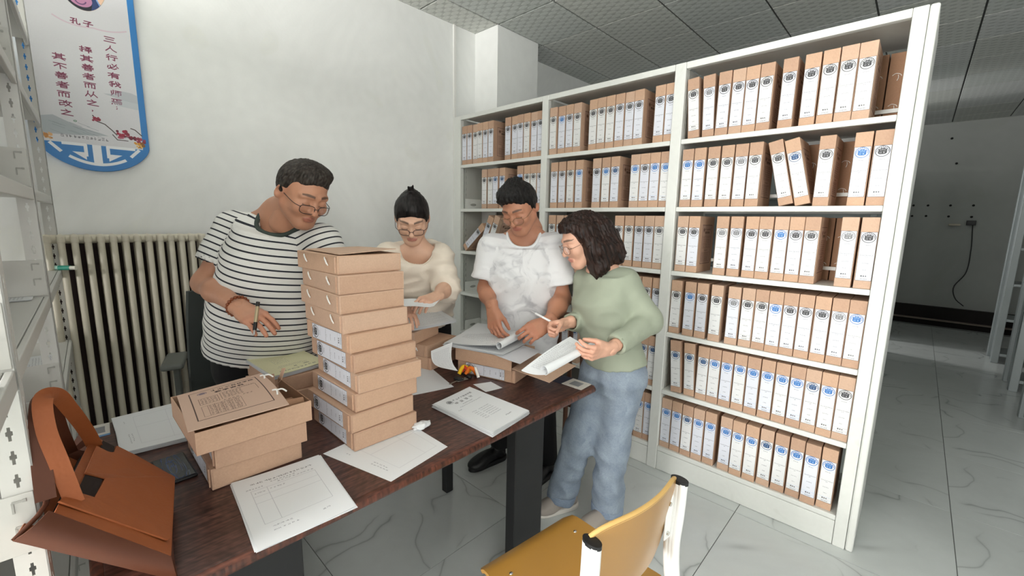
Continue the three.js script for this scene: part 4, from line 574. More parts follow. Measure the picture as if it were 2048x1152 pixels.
{ // office chair between the radiator and the man in stripes
  const o = thing('office_chair', 'dark grey office chair with a grey armrest pad, between radiator and striped man', 'chair', [-2.62, 0, 1.78], -0.25);
  const grey = std({ color: 0x6d706b, roughness: 0.6 }), dark = std({ color: 0x3b403e, roughness: 0.85 }), frame = std({ color: 0x2a2c2c, roughness: 0.5 });
  part('seat', rbox(0.44, 0.07, 0.46, 0.03, -0.02, 0.47, 0, 3), dark, o);
  part('backrest', sheet((u, v) => V(0.2 - 0.05 * Math.sin(u * 3.14), 0.56 + v * 0.58, (u - 0.5) * 0.42 * (1 - 0.12 * v * v)), 12, 10, 0.03), dark, o);
  for (const s of [-1, 1]) { const a = part('armrest', rbox(0.25, 0.03, 0.095, 0.014, -0.02, 0.75, s * 0.285, 4), grey, o); part('arm_post', merged([rbox(0.05, 0.28, 0.028, 0.008, -0.02, 0.605, s * 0.28), rbox(0.06, 0.03, 0.1, 0.008, -0.02, 0.46, s * 0.24)]), grey, o); }
  part('gas_post', cyl(0.025, 0.03, 0.36, 18).translate(0, 0.27, 0), frame, o);
  for (let i = 0; i < 5; i++) { const a = i * 1.2566; part('base_leg', rod(V(0, 0.1, 0), V(Math.cos(a) * 0.27, 0.075, Math.sin(a) * 0.27), 0.018), frame, o); part('caster', (() => { const g = cyl(0.026, 0.026, 0.034, 18); g.rotateZ(Math.PI / 2); g.rotateY(-a); g.translate(Math.cos(a) * 0.27, 0.027, Math.sin(a) * 0.27); return g; })(), frame, o); }
}
{ // wooden chair behind the man in white and the woman in green
  const o = thing('wooden_chair', 'brown wooden chair with a slatted back, half hidden between two standing people', 'chair', [-1.44, 0, 0.3]);
  const w = std({ color: 0x6e4a38, roughness: 0.5 });
  part('seat', rbox(0.36, 0.03, 0.34, 0.008, 0, 0.445, -0.02), w, o); part('top_rail', rbox(0.36, 0.05, 0.024, 0.008, 0, 0.97, 0.16), w, o);
  for (const x of [-0.165, 0.165]) { part('leg', rod(V(x, 0, 0.15), V(x, 0.99, 0.16), 0.016), w, o); part('leg', rod(V(x, 0, -0.16), V(x, 0.44, -0.16), 0.016), w, o); }
  for (const x of [-0.08, 0, 0.08]) part('back_slat', rbox(0.026, 0.52, 0.014, 0.004, x, 0.71, 0.16), w, o);
}
{ // the tan handbag lying on the table end, seen from above
  const o = thing('handbag', 'tan leather handbag with two upright loop handles lying on the near table corner', 'handbag', at(230, 1010, 0.9));
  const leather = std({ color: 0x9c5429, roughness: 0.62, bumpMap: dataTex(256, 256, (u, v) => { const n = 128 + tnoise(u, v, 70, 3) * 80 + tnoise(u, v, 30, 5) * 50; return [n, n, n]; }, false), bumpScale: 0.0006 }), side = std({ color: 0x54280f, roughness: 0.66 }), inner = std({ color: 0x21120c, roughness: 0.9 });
  const A = at(178, 868, 1.02), B = at(349, 957, 1.1), Cn = at(341, 1112, 0.84), D = at(97, 1022, 0.73), D2 = at(27, 1081, 0.70), C2 = at(356, 1160, 0.86), up = Cn.clone().sub(D).cross(A.clone().sub(D)).normalize(); if (up.dot(CAM.clone().sub(D)) < 0) up.negate();
  const A2 = A.clone().addScaledVector(up, -0.06), B2 = B.clone().addScaledVector(up, -0.05), put = (n, g, m = leather) => part(n, under(o, metricUV(g, 3)), m, o);
  const bulge = (f, k) => (u, v) => f(u, v).addScaledVector(up, k * Math.sin(u * 3.14) * Math.sin(v * 3.14));
  // body: rear, base and both gussets
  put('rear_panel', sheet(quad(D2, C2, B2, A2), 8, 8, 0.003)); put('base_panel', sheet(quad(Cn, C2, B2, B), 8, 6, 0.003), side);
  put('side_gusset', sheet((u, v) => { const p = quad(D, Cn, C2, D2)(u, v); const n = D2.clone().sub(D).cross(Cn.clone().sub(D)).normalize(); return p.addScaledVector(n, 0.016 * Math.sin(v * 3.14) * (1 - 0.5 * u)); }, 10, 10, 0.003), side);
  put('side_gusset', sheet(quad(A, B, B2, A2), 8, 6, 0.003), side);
  put('front_panel', sheet(bulge(quad(D.clone().lerp(Cn, 0.04), Cn, B, A.clone().lerp(B, 0.04)), 0.012), 14, 14, 0.003));
  put('lining', sheet((u, v) => quad(D.clone().lerp(Cn, 0.1), D2.clone().lerp(C2, 0.12), A2.clone().lerp(B2, 0.12), A.clone().lerp(B, 0.1))(u, v), 4, 4, 0.002), inner);
  // the outer flap with a rounded edge and two notches for the handles
  const f = bulge(quad(D, Cn, B, A), 0.014), shape = new THREE.Shape(); shape.moveTo(0.02, 0.07); shape.lineTo(0.9, 0.1); shape.quadraticCurveTo(0.96, 0.1, 0.96, 0.16); shape.lineTo(0.98, 0.97); shape.lineTo(0.5, 0.99); shape.lineTo(0.28, 0.98); shape.lineTo(0.27, 0.85); shape.quadraticCurveTo(0.26, 0.8, 0.2, 0.8); shape.lineTo(0.1, 0.82); shape.lineTo(0.1, 0.42); shape.lineTo(0.26, 0.42); shape.lineTo(0.24, 0.2); shape.lineTo(0.1, 0.2); shape.closePath();
  const sg = new THREE.ExtrudeGeometry(shape, { depth: 1, bevelEnabled: false, curveSegments: 8 }), sp = sg.attributes.position; for (let i = 0; i < sp.count; i++) { const q = f(sp.getX(i), sp.getY(i)).addScaledVector(up, 0.004 + sp.getZ(i) * 0.003); sp.setXYZ(i, q.x, q.y, q.z); } sg.computeVertexNormals(); put('flap', sg);
  const notch = (u0, u1, v0, v1) => put('handle_slot', sheet((u, v) => f(u0 + (u1 - u0) * u, v0 + (v1 - v0) * v).addScaledVector(up, 0.004), 3, 3, 0.001), inner); notch(0.11, 0.25, 0.2, 0.41); notch(0.14, 0.27, 0.8, 0.97);
  const strap = (pts, w) => { const cv = new THREE.CatmullRomCurve3(pts, false, 'centripetal'); return sheet((u, v) => { const p = cv.getPoint(v), t = cv.getTangent(v), s = t.clone().cross(CAM.clone().sub(p)).normalize(); return p.addScaledVector(s, (u - 0.5) * w); }, 2, 40, 0.007); };
  put('handle', strap([at(192, 898, 1.0), at(178, 870, 0.97), at(140, 818, 0.88), at(110, 789, 0.81), at(86, 798, 0.77), at(92, 858, 0.765), at(118, 925, 0.77), at(150, 1006, 0.785)], 0.026));
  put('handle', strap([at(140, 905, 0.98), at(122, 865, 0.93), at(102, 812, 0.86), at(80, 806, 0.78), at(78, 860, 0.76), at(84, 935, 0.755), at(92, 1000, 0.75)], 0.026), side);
  put('handle_tab', sheet(quad(at(140, 897, 1.02), at(188, 905, 1.0), at(178, 875, 1.03), at(160, 868, 1.05)), 4, 4, 0.004), side);
  put('top_edge', tube([D2.clone(), at(85, 1020, 0.74), at(98, 985, 0.78), at(130, 930, 0.9), A2.clone()], 0.004, 20, 6), side);
}
// ---------------------------------------------------------------- the dim rear of the room
{
  const o = thing('wall_skirting_box', 'long low dark wooden box with a pale ledge along the foot of the rear wall', 'low bench', [0, 0, FAR_Z + 0.12]);
  const d = std({ color: 0x1c1513, roughness: 0.8 }); part('dark_board', rbox(5.6, 0.3, 0.1, 0.006, -0.1, 0.15, -0.06), d, o); part('pale_ledge', rbox(5.6, 0.016, 0.14, 0.004, -0.1, 0.105, 0.02), std({ color: 0x8c7f74, roughness: 0.6 }), o);
  part('base_strip', rbox(5.6, 0.02, 0.02, 0.003, -0.1, 0.01, 0.1), std({ color: 0x6a6c6a, roughness: 0.5 }), o);
}
{
  const o = thing('wall_socket', 'small black socket box with a hanging cable on the rear wall', 'socket', [0.53, 1.6, FAR_Z]);
  part('socket_box', rbox(0.1, 0.07, 0.05, 0.006, 0, 0, 0.025), black, o); part('cable', tube([[0.02, -0.03, 0.03], [0.05, -0.4, 0.02], [0.04, -0.75, 0.02], [-0.06, -0.98, 0.03], [-0.02, -1.15, 0.04], [0.08, -1.25, 0.05]], 0.007, 30, 6), black, o);
  part('bracket', rbox(0.13, 0.03, 0.06, 0.008, -0.17, -0.03, 0.03), std({ color: 0xbfb7a4, roughness: 0.4 }), o);
}
{
  const m = std({ color: 0x202020, roughness: 0.9 }); let n = 0;
  for (const [px, py] of [[1827, 411], [1856, 411], [1901, 411], [1947, 411], [1824, 432], [1852, 432], [1897, 433], [1943, 434], [1913, 327], [1904, 277]]) { const r = rayDir(px, py), k = (FAR_Z - CAM.z) / r.z, p = CAM.clone().addScaledVector(r, k); const g = cyl(0.016, 0.016, 0.012, 10); g.rotateX(Math.PI / 2); single('wall_plug', n < 4 ? `dark wall plug, ${ORD[n]} from left in the upper row on the rear wall` : n < 8 ? `dark wall plug, ${ORD[n - 4]} from left in the lower row on the rear wall` : n === 8 ? 'single dark wall plug high on the rear wall' : 'topmost faint wall plug near the rear ceiling', 'wall plug', g, m, [p.x, p.y, FAR_Z + 0.006], null, 'wall plugs on the rear wall'); n++; }
}
{ // rear steel racks standing across the right side of the room, seen at their ends; the last is unseen, added to shade the rear floor
  const m = std({ color: 0x9fa6a6, roughness: 0.4, metalness: 0.2 });
  [['grey steel rack end, farthest of the racks at the right edge', -5.03, 0.76, 2.42], ['grey steel rack end, second from the rear wall at the right edge', -3.85, 0.78, 2.42], ['grey steel rack end, nearest of the racks at the right edge', -2.67, 0.755, 2.42], ['added unseen grey steel rack right of the big archive shelf, shading the rear floor', 0.25, 0.85, 2.42]].forEach(([label, z, x, h], i) => {
    const o = thing('steel_rack', label, 'shelving rack', [x, 0, z], 0, 'rear steel racks'); const d = 0.42;
    for (const s of [-1, 1]) { part('end_post', rbox(0.06, h, 0.07, 0.006, 0.03, h / 2, s * (d / 2 - 0.035)), m, o); part('end_post', rbox(0.06, h, 0.07, 0.006, 2.2, h / 2, s * (d / 2 - 0.035)), m, o); }
    part('end_panel', rbox(0.02, h - 0.04, d - 0.14, 0.004, 0.035, h / 2, 0), m, o); part('end_rib', rbox(0.016, h - 0.2, 0.05, 0.006, 0.02, h / 2, 0), m, o);
    for (const y of [0.1, 0.5, 0.9, 1.3, 1.7, 2.1, 2.4]) part('shelf_board', rbox(2.14, 0.03, d - 0.02, 0.004, 1.11, y, 0), m, o);
  });
}

for (const [z, label] of [[-4.18, 'added grey steel rack hidden behind the big archive shelf, nearer of two'], [-5.5, 'added grey steel rack hidden behind the big archive shelf, farther of two']]) { // unseen racks added to bound the strip of daylight on the rear floor
  const o = thing('steel_rack', label, 'shelving rack', [-1.6, 0, z], 0, 'rear steel racks'), m = std({ color: 0x9fa6a6, roughness: 0.4 });
  for (const x of [-1.2, 1.2]) for (const s of [-1, 1]) part('end_post', rbox(0.06, 2.42, 0.06, 0.005, x, 1.21, s * 0.28), m, o);
  for (const y of [0.06, 0.5, 0.95, 1.4, 1.85, 2.4]) part('shelf_board', rbox(2.38, 0.03, 0.6, 0.004, 0, y, 0), m, o);
  part('rear_panel', box(2.38, 2.36, 0.01, 0, 1.2, 0), m, o);
}

// ---------------------------------------------------------------- people: bodies and clothes meshed from smooth distance fields
function surfaceNets(f, lo, hi, h) {
  const nx = Math.ceil((hi.x - lo.x) / h) + 1, ny = Math.ceil((hi.y - lo.y) / h) + 1, nz = Math.ceil((hi.z - lo.z) / h) + 1, val = new Float32Array(nx * ny * nz), B = 4, rad = B * h * 0.87;
  for (let k = 0; k < nz; k += B) for (let j = 0; j < ny; j += B) for (let i = 0; i < nx; i += B) {
    const c = f(lo.x + (i + 1.5) * h, lo.y + (j + 1.5) * h, lo.z + (k + 1.5) * h), skip = Math.abs(c) > rad * 1.7 + 0.012;
    for (let c3 = k; c3 < Math.min(k + B, nz); c3++) for (let c2 = j; c2 < Math.min(j + B, ny); c2++) for (let c1 = i; c1 < Math.min(i + B, nx); c1++) val[(c3 * ny + c2) * nx + c1] = skip ? c : f(lo.x + c1 * h, lo.y + c2 * h, lo.z + c3 * h);
  }
  const id = new Int32Array(nx * ny * nz).fill(-1), pos = [], idx = [], off = [0, 1, nx, nx + 1, nx * ny, nx * ny + 1, nx * ny + nx, nx * ny + nx + 1], ED = [[0, 1], [2, 3], [4, 5], [6, 7], [0, 2], [1, 3], [4, 6], [5, 7], [0, 4], [1, 5], [2, 6], [3, 7]];
  for (let k = 0; k < nz - 1; k++) for (let j = 0; j < ny - 1; j++) for (let i = 0; i < nx - 1; i++) {
    const b = (k * ny + j) * nx + i; let m = 0; for (let q = 0; q < 8; q++) if (val[b + off[q]] < 0) m |= 1 << q; if (m === 0 || m === 255) continue;
    let x = 0, y = 0, z = 0, n = 0; for (const [p, q] of ED) { const a = val[b + off[p]], c = val[b + off[q]]; if ((a < 0) === (c < 0)) continue; const t = a / (a - c); x += (p & 1) + t * ((q & 1) - (p & 1)); y += (p >> 1 & 1) + t * ((q >> 1 & 1) - (p >> 1 & 1)); z += (p >> 2) + t * ((q >> 2) - (p >> 2)); n++; }
    id[b] = pos.length / 3; pos.push(lo.x + (i + x / n) * h, lo.y + (j + y / n) * h, lo.z + (k + z / n) * h);
  }
  const face = (a, b, c, d, flip) => { if (a < 0 || b < 0 || c < 0 || d < 0) return; if (flip) idx.push(a, c, b, a, d, c); else idx.push(a, b, c, a, c, d); };
  for (let k = 1; k < nz - 1; k++) for (let j = 1; j < ny - 1; j++) for (let i = 1; i < nx - 1; i++) {
    const b = (k * ny + j) * nx + i, s = val[b] < 0;
    if (s !== (val[b + 1] < 0)) face(id[b - nx - nx * ny], id[b - nx * ny], id[b], id[b - nx], !s);
    if (s !== (val[b + nx] < 0)) face(id[b - 1 - nx * ny], id[b - nx * ny], id[b], id[b - 1], s);
    if (s !== (val[b + nx * ny] < 0)) face(id[b - 1 - nx], id[b - nx], id[b], id[b - 1], !s);
  }
  const g = new THREE.BufferGeometry(); g.setAttribute('position', new THREE.Float32BufferAttribute(pos, 3)); g.setIndex(idx); g.computeVertexNormals(); return g;
}
const smin = (a, b, k) => { const h = Math.max(k - Math.abs(a - b), 0) / k; return Math.min(a, b) - h * h * k * 0.25; };
const smax = (a, b, k) => -smin(-a, -b, k);
const cone = (a, b, ra, rb) => { const dx = b.x - a.x, dy = b.y - a.y, dz = b.z - a.z, L = dx * dx + dy * dy + dz * dz || 1e-9; const f = (x, y, z) => { const px = x - a.x, py = y - a.y, pz = z - a.z, t = clamp((px * dx + py * dy + pz * dz) / L), qx = px - t * dx, qy = py - t * dy, qz = pz - t * dz; return Math.sqrt(qx * qx + qy * qy + qz * qz) - (ra + (rb - ra) * t); }; f.c = [(a.x + b.x) / 2, (a.y + b.y) / 2, (a.z + b.z) / 2]; f.R = Math.sqrt(L) / 2 + Math.max(ra, rb); return f; };
const ellip = (cx, cy, cz, rx, ry, rz) => { const f = (x, y, z) => { x = (x - cx) / rx; y = (y - cy) / ry; z = (z - cz) / rz; const a = Math.sqrt(x * x + y * y + z * z), gx = x / rx, gy = y / ry, gz = z / rz, b = Math.sqrt(gx * gx + gy * gy + gz * gz); return b < 1e-6 ? -Math.min(rx, ry, rz) : a * (a - 1) / b; }; f.c = [cx, cy, cz]; f.R = Math.max(rx, ry, rz); return f; };
// a stack of elliptical sections { p, a, b } along a spine; side and fwd are the axes of the ellipses
function loft(S, side, fwd) {
  const N = S.length; let c = V(0, 0, 0); S.forEach((s) => c.add(s.p)); c.multiplyScalar(1 / N); let R = 0; S.forEach((s) => { R = Math.max(R, s.p.distanceTo(c) + Math.max(s.a, s.b)); });
  const up = S[N - 1].p.clone().sub(S[0].p).normalize(), H = S.map((s) => s.p.clone().sub(S[0].p).dot(up));
  const f = (x, y, z) => {
    const px = x - S[0].p.x, py = y - S[0].p.y, pz = z - S[0].p.z, h = px * up.x + py * up.y + pz * up.z; let i = 0; while (i < N - 2 && h > H[i + 1]) i++;
    let t = clamp((h - H[i]) / (H[i + 1] - H[i])); const ts = t * t * (3 - 2 * t) * 0.6 + t * 0.4, A = S[i], Bq = S[i + 1], a = A.a + (Bq.a - A.a) * ts, b = A.b + (Bq.b - A.b) * ts;
    const qx = x - (A.p.x + (Bq.p.x - A.p.x) * ts), qy = y - (A.p.y + (Bq.p.y - A.p.y) * ts), qz = z - (A.p.z + (Bq.p.z - A.p.z) * ts), u = (qx * side.x + qy * side.y + qz * side.z) / a, v = (qx * fwd.x + qy * fwd.y + qz * fwd.z) / b;
    const k0 = Math.pow(Math.pow(Math.abs(u), 2.3) + Math.pow(Math.abs(v), 2.3), 1 / 2.3), g = Math.hypot(u / a, v / b), d = g < 1e-6 ? -Math.min(a, b) : k0 * (k0 - 1) / g, e = Math.max(-h, h - H[N - 1]); return e > 0 ? (d > 0 ? Math.hypot(d, e) : e) : Math.max(d, e);
  }; f.c = [c.x, c.y, c.z]; f.R = R; f.up = up; return f;
}
// smooth union; items are [fn, k]
function union(items) { return (x, y, z) => { let d = 1e3, m = 1e3; for (const [f, k] of items) { const lb = Math.hypot(x - f.c[0], y - f.c[1], z - f.c[2]) - f.R; if (lb > d + k) continue; if (lb > 0.25) { m = Math.min(m, lb); continue; } const v = f(x, y, z); d = d > 900 ? v : smin(d, v, k); } return Math.min(d, m); }; }
function boundsOf(items, pad = 0.03) { const lo = V(9, 9, 9), hi = V(-9, -9, -9); for (const [f] of items) for (let k = 0; k < 3; k++) { lo.setComponent(k, Math.min(lo.getComponent(k), f.c[k] - f.R - pad)); hi.setComponent(k, Math.max(hi.getComponent(k), f.c[k] + f.R + pad)); } return [lo, hi]; }
const paint = (g, fn) => { const p = g.attributes.position, c = new Float32Array(p.count * 3), q = new THREE.Color(); for (let i = 0; i < p.count; i++) { fn(p.getX(i), p.getY(i), p.getZ(i), q); c[i * 3] = q.r; c[i * 3 + 1] = q.g; c[i * 3 + 2] = q.b; } g.setAttribute('color', new THREE.BufferAttribute(c, 3)); return g; };
const bare = (g) => { for (const k of Object.keys(g.attributes)) if (!['position', 'normal', 'color'].includes(k)) g.deleteAttribute(k); return g; };
const fromParts = (list) => mergeGeometries(list.map((g) => bare(g)));

// the way a figure faces, seen from the photographer: yaw 0 faces the camera, positive turns to the right of the picture
function basis(p, yaw) { const t = CAM.clone().sub(p).setY(0).normalize(), r = V(0, 1, 0).cross(t); return { t, r, fwd: t.clone().multiplyScalar(Math.cos(yaw)).addScaledVector(r, Math.sin(yaw)), side: r.clone().multiplyScalar(Math.cos(yaw)).addScaledVector(t, -Math.sin(yaw)) }; }
function headMatrix(p, yaw, pitch, roll, s) {
  const b = basis(p, yaw), up = V(0, 1, 0), Z = b.fwd.clone().multiplyScalar(Math.cos(pitch)).addScaledVector(up, -Math.sin(pitch)), Y = up.clone().multiplyScalar(Math.cos(pitch)).addScaledVector(b.fwd, Math.sin(pitch)), X = b.side.clone();
  const X2 = X.clone().multiplyScalar(Math.cos(roll)).addScaledVector(Y, Math.sin(roll)), Y2 = Y.clone().multiplyScalar(Math.cos(roll)).addScaledVector(X, -Math.sin(roll));
  return new THREE.Matrix4().makeBasis(X2, Y2, Z).scale(V(s, s, s)).setPosition(p);
}
const P3 = (x, y, z) => V(x, y, z);
function headGeo(o) {       // local: y up, z out of the face, about 0.235 m tall
  const w = o.wide ?? 1, it = [[ellip(0, 0.03, -0.014, 0.076 * w, 0.086, 0.093), 0.03], [ellip(0, -0.03, 0.026, 0.062 * w, 0.078, 0.06), 0.03], [ellip(0, -0.1, 0.058, 0.026 * w, 0.02, 0.024), 0.03], [cone(P3(0, -0.05, -0.03), P3(0, -0.16, -0.055), 0.05 * w, 0.052 * w), 0.03]];
  for (const s of [-1, 1]) it.push([cone(P3(s * 0.055 * w, -0.05, 0.0), P3(s * 0.02 * w, -0.096, 0.052), 0.021, 0.018), 0.03], [ellip(s * 0.04 * w, -0.026, 0.06, 0.026, 0.024, 0.023), 0.025], [cone(P3(s * 0.012, 0.026, 0.083), P3(s * 0.046 * w, 0.022, 0.066), 0.009, 0.009), 0.016]);
  let base = union(it);
  const nose = union([[cone(P3(0, 0.01, 0.081), P3(0, -0.03, 0.1005), 0.0085, 0.011), 0.01], [ellip(0.0125, -0.034, 0.0895, 0.008, 0.0075, 0.0095), 0.008], [ellip(-0.0125, -0.034, 0.0895, 0.008, 0.0075, 0.0095), 0.008], [ellip(0, -0.033, 0.1035, 0.0098, 0.0088, 0.0088), 0.008]]);
  const lips = [[cone(P3(-0.02, -0.0645, 0.0795), P3(0, -0.061, 0.0885), 0.004, 0.0055), 0.006], [cone(P3(0.02, -0.0645, 0.0795), P3(0, -0.061, 0.0885), 0.004, 0.0055), 0.006], [cone(P3(-0.015, -0.0705, 0.0805), P3(0.015, -0.0705, 0.0805), 0.0058, 0.0058), 0.006], [ellip(0, -0.0705, 0.084, 0.013, 0.006, 0.0055), 0.006]], mouth = union(lips);
  const f = (x, y, z) => {
    const ax = Math.abs(x); let d = base(x, y, z);
    if (d < 0.05) {
      const sk = Math.hypot((ax - 0.032) / 1.25, y - 0.004, z - 0.099) - 0.0165; d = smax(d, -sk, 0.012);
      const lid = Math.hypot((ax - 0.032) * 0.92, (y - 0.0) * 1.05, z - 0.0695) - 0.0152; d = smin(d, lid, 0.006);
      d = smin(d, nose(x, y, z), 0.012); d = smin(d, mouth(x, y, z), 0.007);
      const slit = Math.hypot(y + 0.0662 + x * x * 6, Math.max(0, ax - 0.018), (z - 0.09) * 0.5) - 0.0014; d = smax(d, -slit, 0.003);
      const ex = ax - 0.0785 * w + (z + 0.01) * 0.25, ey = y + 0.006, ez = z + 0.012 - ey * 0.25, ear = Math.hypot(ex / 0.012, ey / 0.033, ez / 0.019) - 1; d = smin(d, ear * 0.012, 0.008);
      d = smax(d, -(Math.hypot(ex - 0.008, ey * 0.6, (ez - 0.002) * 0.85) - 0.0105), 0.005);
    } return d;
  };
  const g = surfaceNets(f, P3(-0.11, -0.19, -0.13), P3(0.11, 0.135, 0.135), 0.003), skin = new THREE.Color(o.skin), lip = new THREE.Color(o.lip ?? '#a9564c'), brow = new THREE.Color(o.brow ?? '#2a1f1a'), red = new THREE.Color(o.skin).lerp(new THREE.Color('#b8503c'), 0.3);
  paint(g, (x, y, z, c) => {
    const ax = Math.abs(x), n = fbm(x * 40, y * 40, z * 40, 3); c.copy(skin).multiplyScalar(1 + n * 0.1);
    const flush = Math.exp(-(((ax - 0.04) / 0.02) ** 2 + ((y + 0.03) / 0.02) ** 2)) * (z > 0.03 ? 0.35 : 0) + Math.exp(-((ax / 0.012) ** 2 + ((y + 0.034) / 0.012) ** 2)) * (z > 0.08 ? 0.4 : 0) + (ax > 0.074 ? 0.45 : 0); c.lerp(red, clamp(flush * 0.6, 0, 0.4));
    if (z > 0.05) { const b = Math.abs(y - 0.0285 - 0.0022 * Math.sin((ax - 0.01) * 70)) - 0.0042 * (1 - 0.5 * sstep(0.03, 0.052, ax)); if (ax > 0.012 && ax < 0.053) c.lerp(brow, 0.8 * sstep(0.0016, -0.001, b)); const lash = Math.abs(y + 0.0085 - 0.25 * (ax - 0.032) ** 2 * 40) - 0.0012; if (ax > 0.017 && ax < 0.047 && z > 0.06) c.lerp(brow, 0.9 * sstep(0.0018, -0.0006, lash)); const m = mouth(x, y, z); c.lerp(lip, 0.6 * sstep(0.0022, -0.0005, m)); }
    if (o.stubble && y < -0.045 && z > 0.0) c.lerp(brow, 0.06);
  }); return g;
}
function handGeo(o) {       // local: y along the fingers, z out of the palm; the thumb is at +x on a right hand
  const s = o.right ? 1 : -1, K = o.scale ?? 1, curl = o.curl ?? [0.4, 0.4, 0.45, 0.5], it = [], X = [0.031, 0.0105, -0.0105, -0.03], KY = [0.088, 0.092, 0.087, 0.078], LEN = [0.07, 0.078, 0.073, 0.057], RAD = [0.0092, 0.0095, 0.009, 0.008];
  it.push([cone(P3(s * 0.012, -0.035, 0), P3(s * 0.012, 0.012, 0.002), 0.023, 0.0205), 0.015], [cone(P3(-s * 0.012, -0.035, 0), P3(-s * 0.012, 0.012, 0.002), 0.023, 0.0205), 0.015]);
  X.forEach((x, i) => it.push([cone(P3(s * x * 0.55, 0.01, 0.002), P3(s * x, KY[i] - 0.004, 0), 0.0155, 0.0118), 0.012]));
  it.push([cone(P3(s * 0.02, 0.018, 0.012), P3(s * 0.034, 0.048, 0.014), 0.016, 0.014), 0.014], [cone(P3(-s * 0.024, 0.015, 0.008), P3(-s * 0.028, 0.05, 0.007), 0.013, 0.012), 0.012]);
  const palm = union(it), fingers = [];
  X.forEach((x, i) => { let p = P3(s * x, KY[i], 0), a = 0; const sp = (o.spread ?? 0.06) * (1.5 - i) * s, seg = []; [0.46, 0.3, 0.24].forEach((k, j) => { a += curl[i] * [1, 1.15, 0.75][j]; const q = p.clone().add(P3(Math.sin(sp) * LEN[i] * k, Math.cos(a) * LEN[i] * k, Math.sin(a) * LEN[i] * k)); seg.push([cone(p, q, RAD[i] * (1 - 0.06 * j), RAD[i] * (1 - 0.06 * (j + 1.4))), 0.003]); p = q; }); fingers.push(union(seg)); });
  { const T = o.thumb ?? [0.55, 0.72, 0.42], d = P3(s * T[0], T[1], T[2]).normalize(), bend = o.thumbBend ?? 0.35, d2 = d.clone().add(P3(-s * bend, bend * 0.6, bend * 0.5)).normalize(), p0 = P3(s * 0.03, 0.03, 0.012), p1 = p0.clone().addScaledVector(d, 0.034), p2 = p1.clone().addScaledVector(d2, 0.03), p3 = p2.clone().addScaledVector(d2, 0.022); fingers.push(union([[cone(p0, p1, 0.0135, 0.0112), 0.006], [cone(p1, p2, 0.011, 0.0098), 0.003], [cone(p2, p3, 0.0098, 0.0078), 0.003]])); }
  const f = (x, y, z) => { let d = 1; for (const q of fingers) d = Math.min(d, q(x, y, z)); return smin(d, palm(x, y, z), 0.007); };
  const g = surfaceNets(f, P3(-0.095, -0.065, -0.045), P3(0.095, 0.19, 0.115), 0.003), skin = new THREE.Color(o.skin), red = skin.clone().lerp(new THREE.Color('#c0604a'), 0.35);
  paint(g, (x, y, z, c) => { c.copy(skin).multiplyScalar(1 + 0.1 * fbm(x * 50, y * 50, z * 50, 3)); if (y > 0.06) c.lerp(red, 0.35); });
  const Y = o.dir.clone().normalize(), Z = o.palm.clone().addScaledVector(Y, -o.palm.dot(Y)).normalize(), Xa = Y.clone().cross(Z); g.applyMatrix4(new THREE.Matrix4().makeBasis(Xa, Y, Z).scale(V(K, K, K)).setPosition(o.wrist)); return g;
}
const skinMat = () => phys({ vertexColors: true, roughness: 0.52, sheen: 0.15, sheenRoughness: 0.6, sheenColor: new THREE.Color('#ffd8c8') });
const clothNoise = (amp, fx, fy, fz, s) => (x, y, z) => { const n = noise(x * fx + s, y * fy, z * fz), m = noise(x * fx * 2.3, y * fy * 2.1 + s, z * fz * 2.3); return amp * (1 - 2 * Math.abs(n)) * 0.6 + amp * 0.45 * m; };
// adds uv so that v runs along an axis of whichever piece (torso or sleeve) a triangle belongs to
function garmentUV(g, regions) { // regions: [fn, origin, axis v, axis u]
  const q = g.toNonIndexed(), p = q.attributes.position, uv = new Float32Array(p.count * 2), d = V(0, 0, 0);
  for (let i = 0; i < p.count; i += 3) { let best = null, bd = 1e9; const cx = (p.getX(i) + p.getX(i + 1) + p.getX(i + 2)) / 3, cy = (p.getY(i) + p.getY(i + 1) + p.getY(i + 2)) / 3, cz = (p.getZ(i) + p.getZ(i + 1) + p.getZ(i + 2)) / 3; for (const r of regions) { const v = r[0](cx, cy, cz) + (r[4] ?? 0); if (v < bd) { bd = v; best = r; } } for (let k = 0; k < 3; k++) { d.set(p.getX(i + k), p.getY(i + k), p.getZ(i + k)).sub(best[1]); uv[(i + k) * 2] = d.dot(best[3]); uv[(i + k) * 2 + 1] = d.dot(best[2]); } }
  q.setAttribute('uv', new THREE.BufferAttribute(uv, 2)); return q;
}
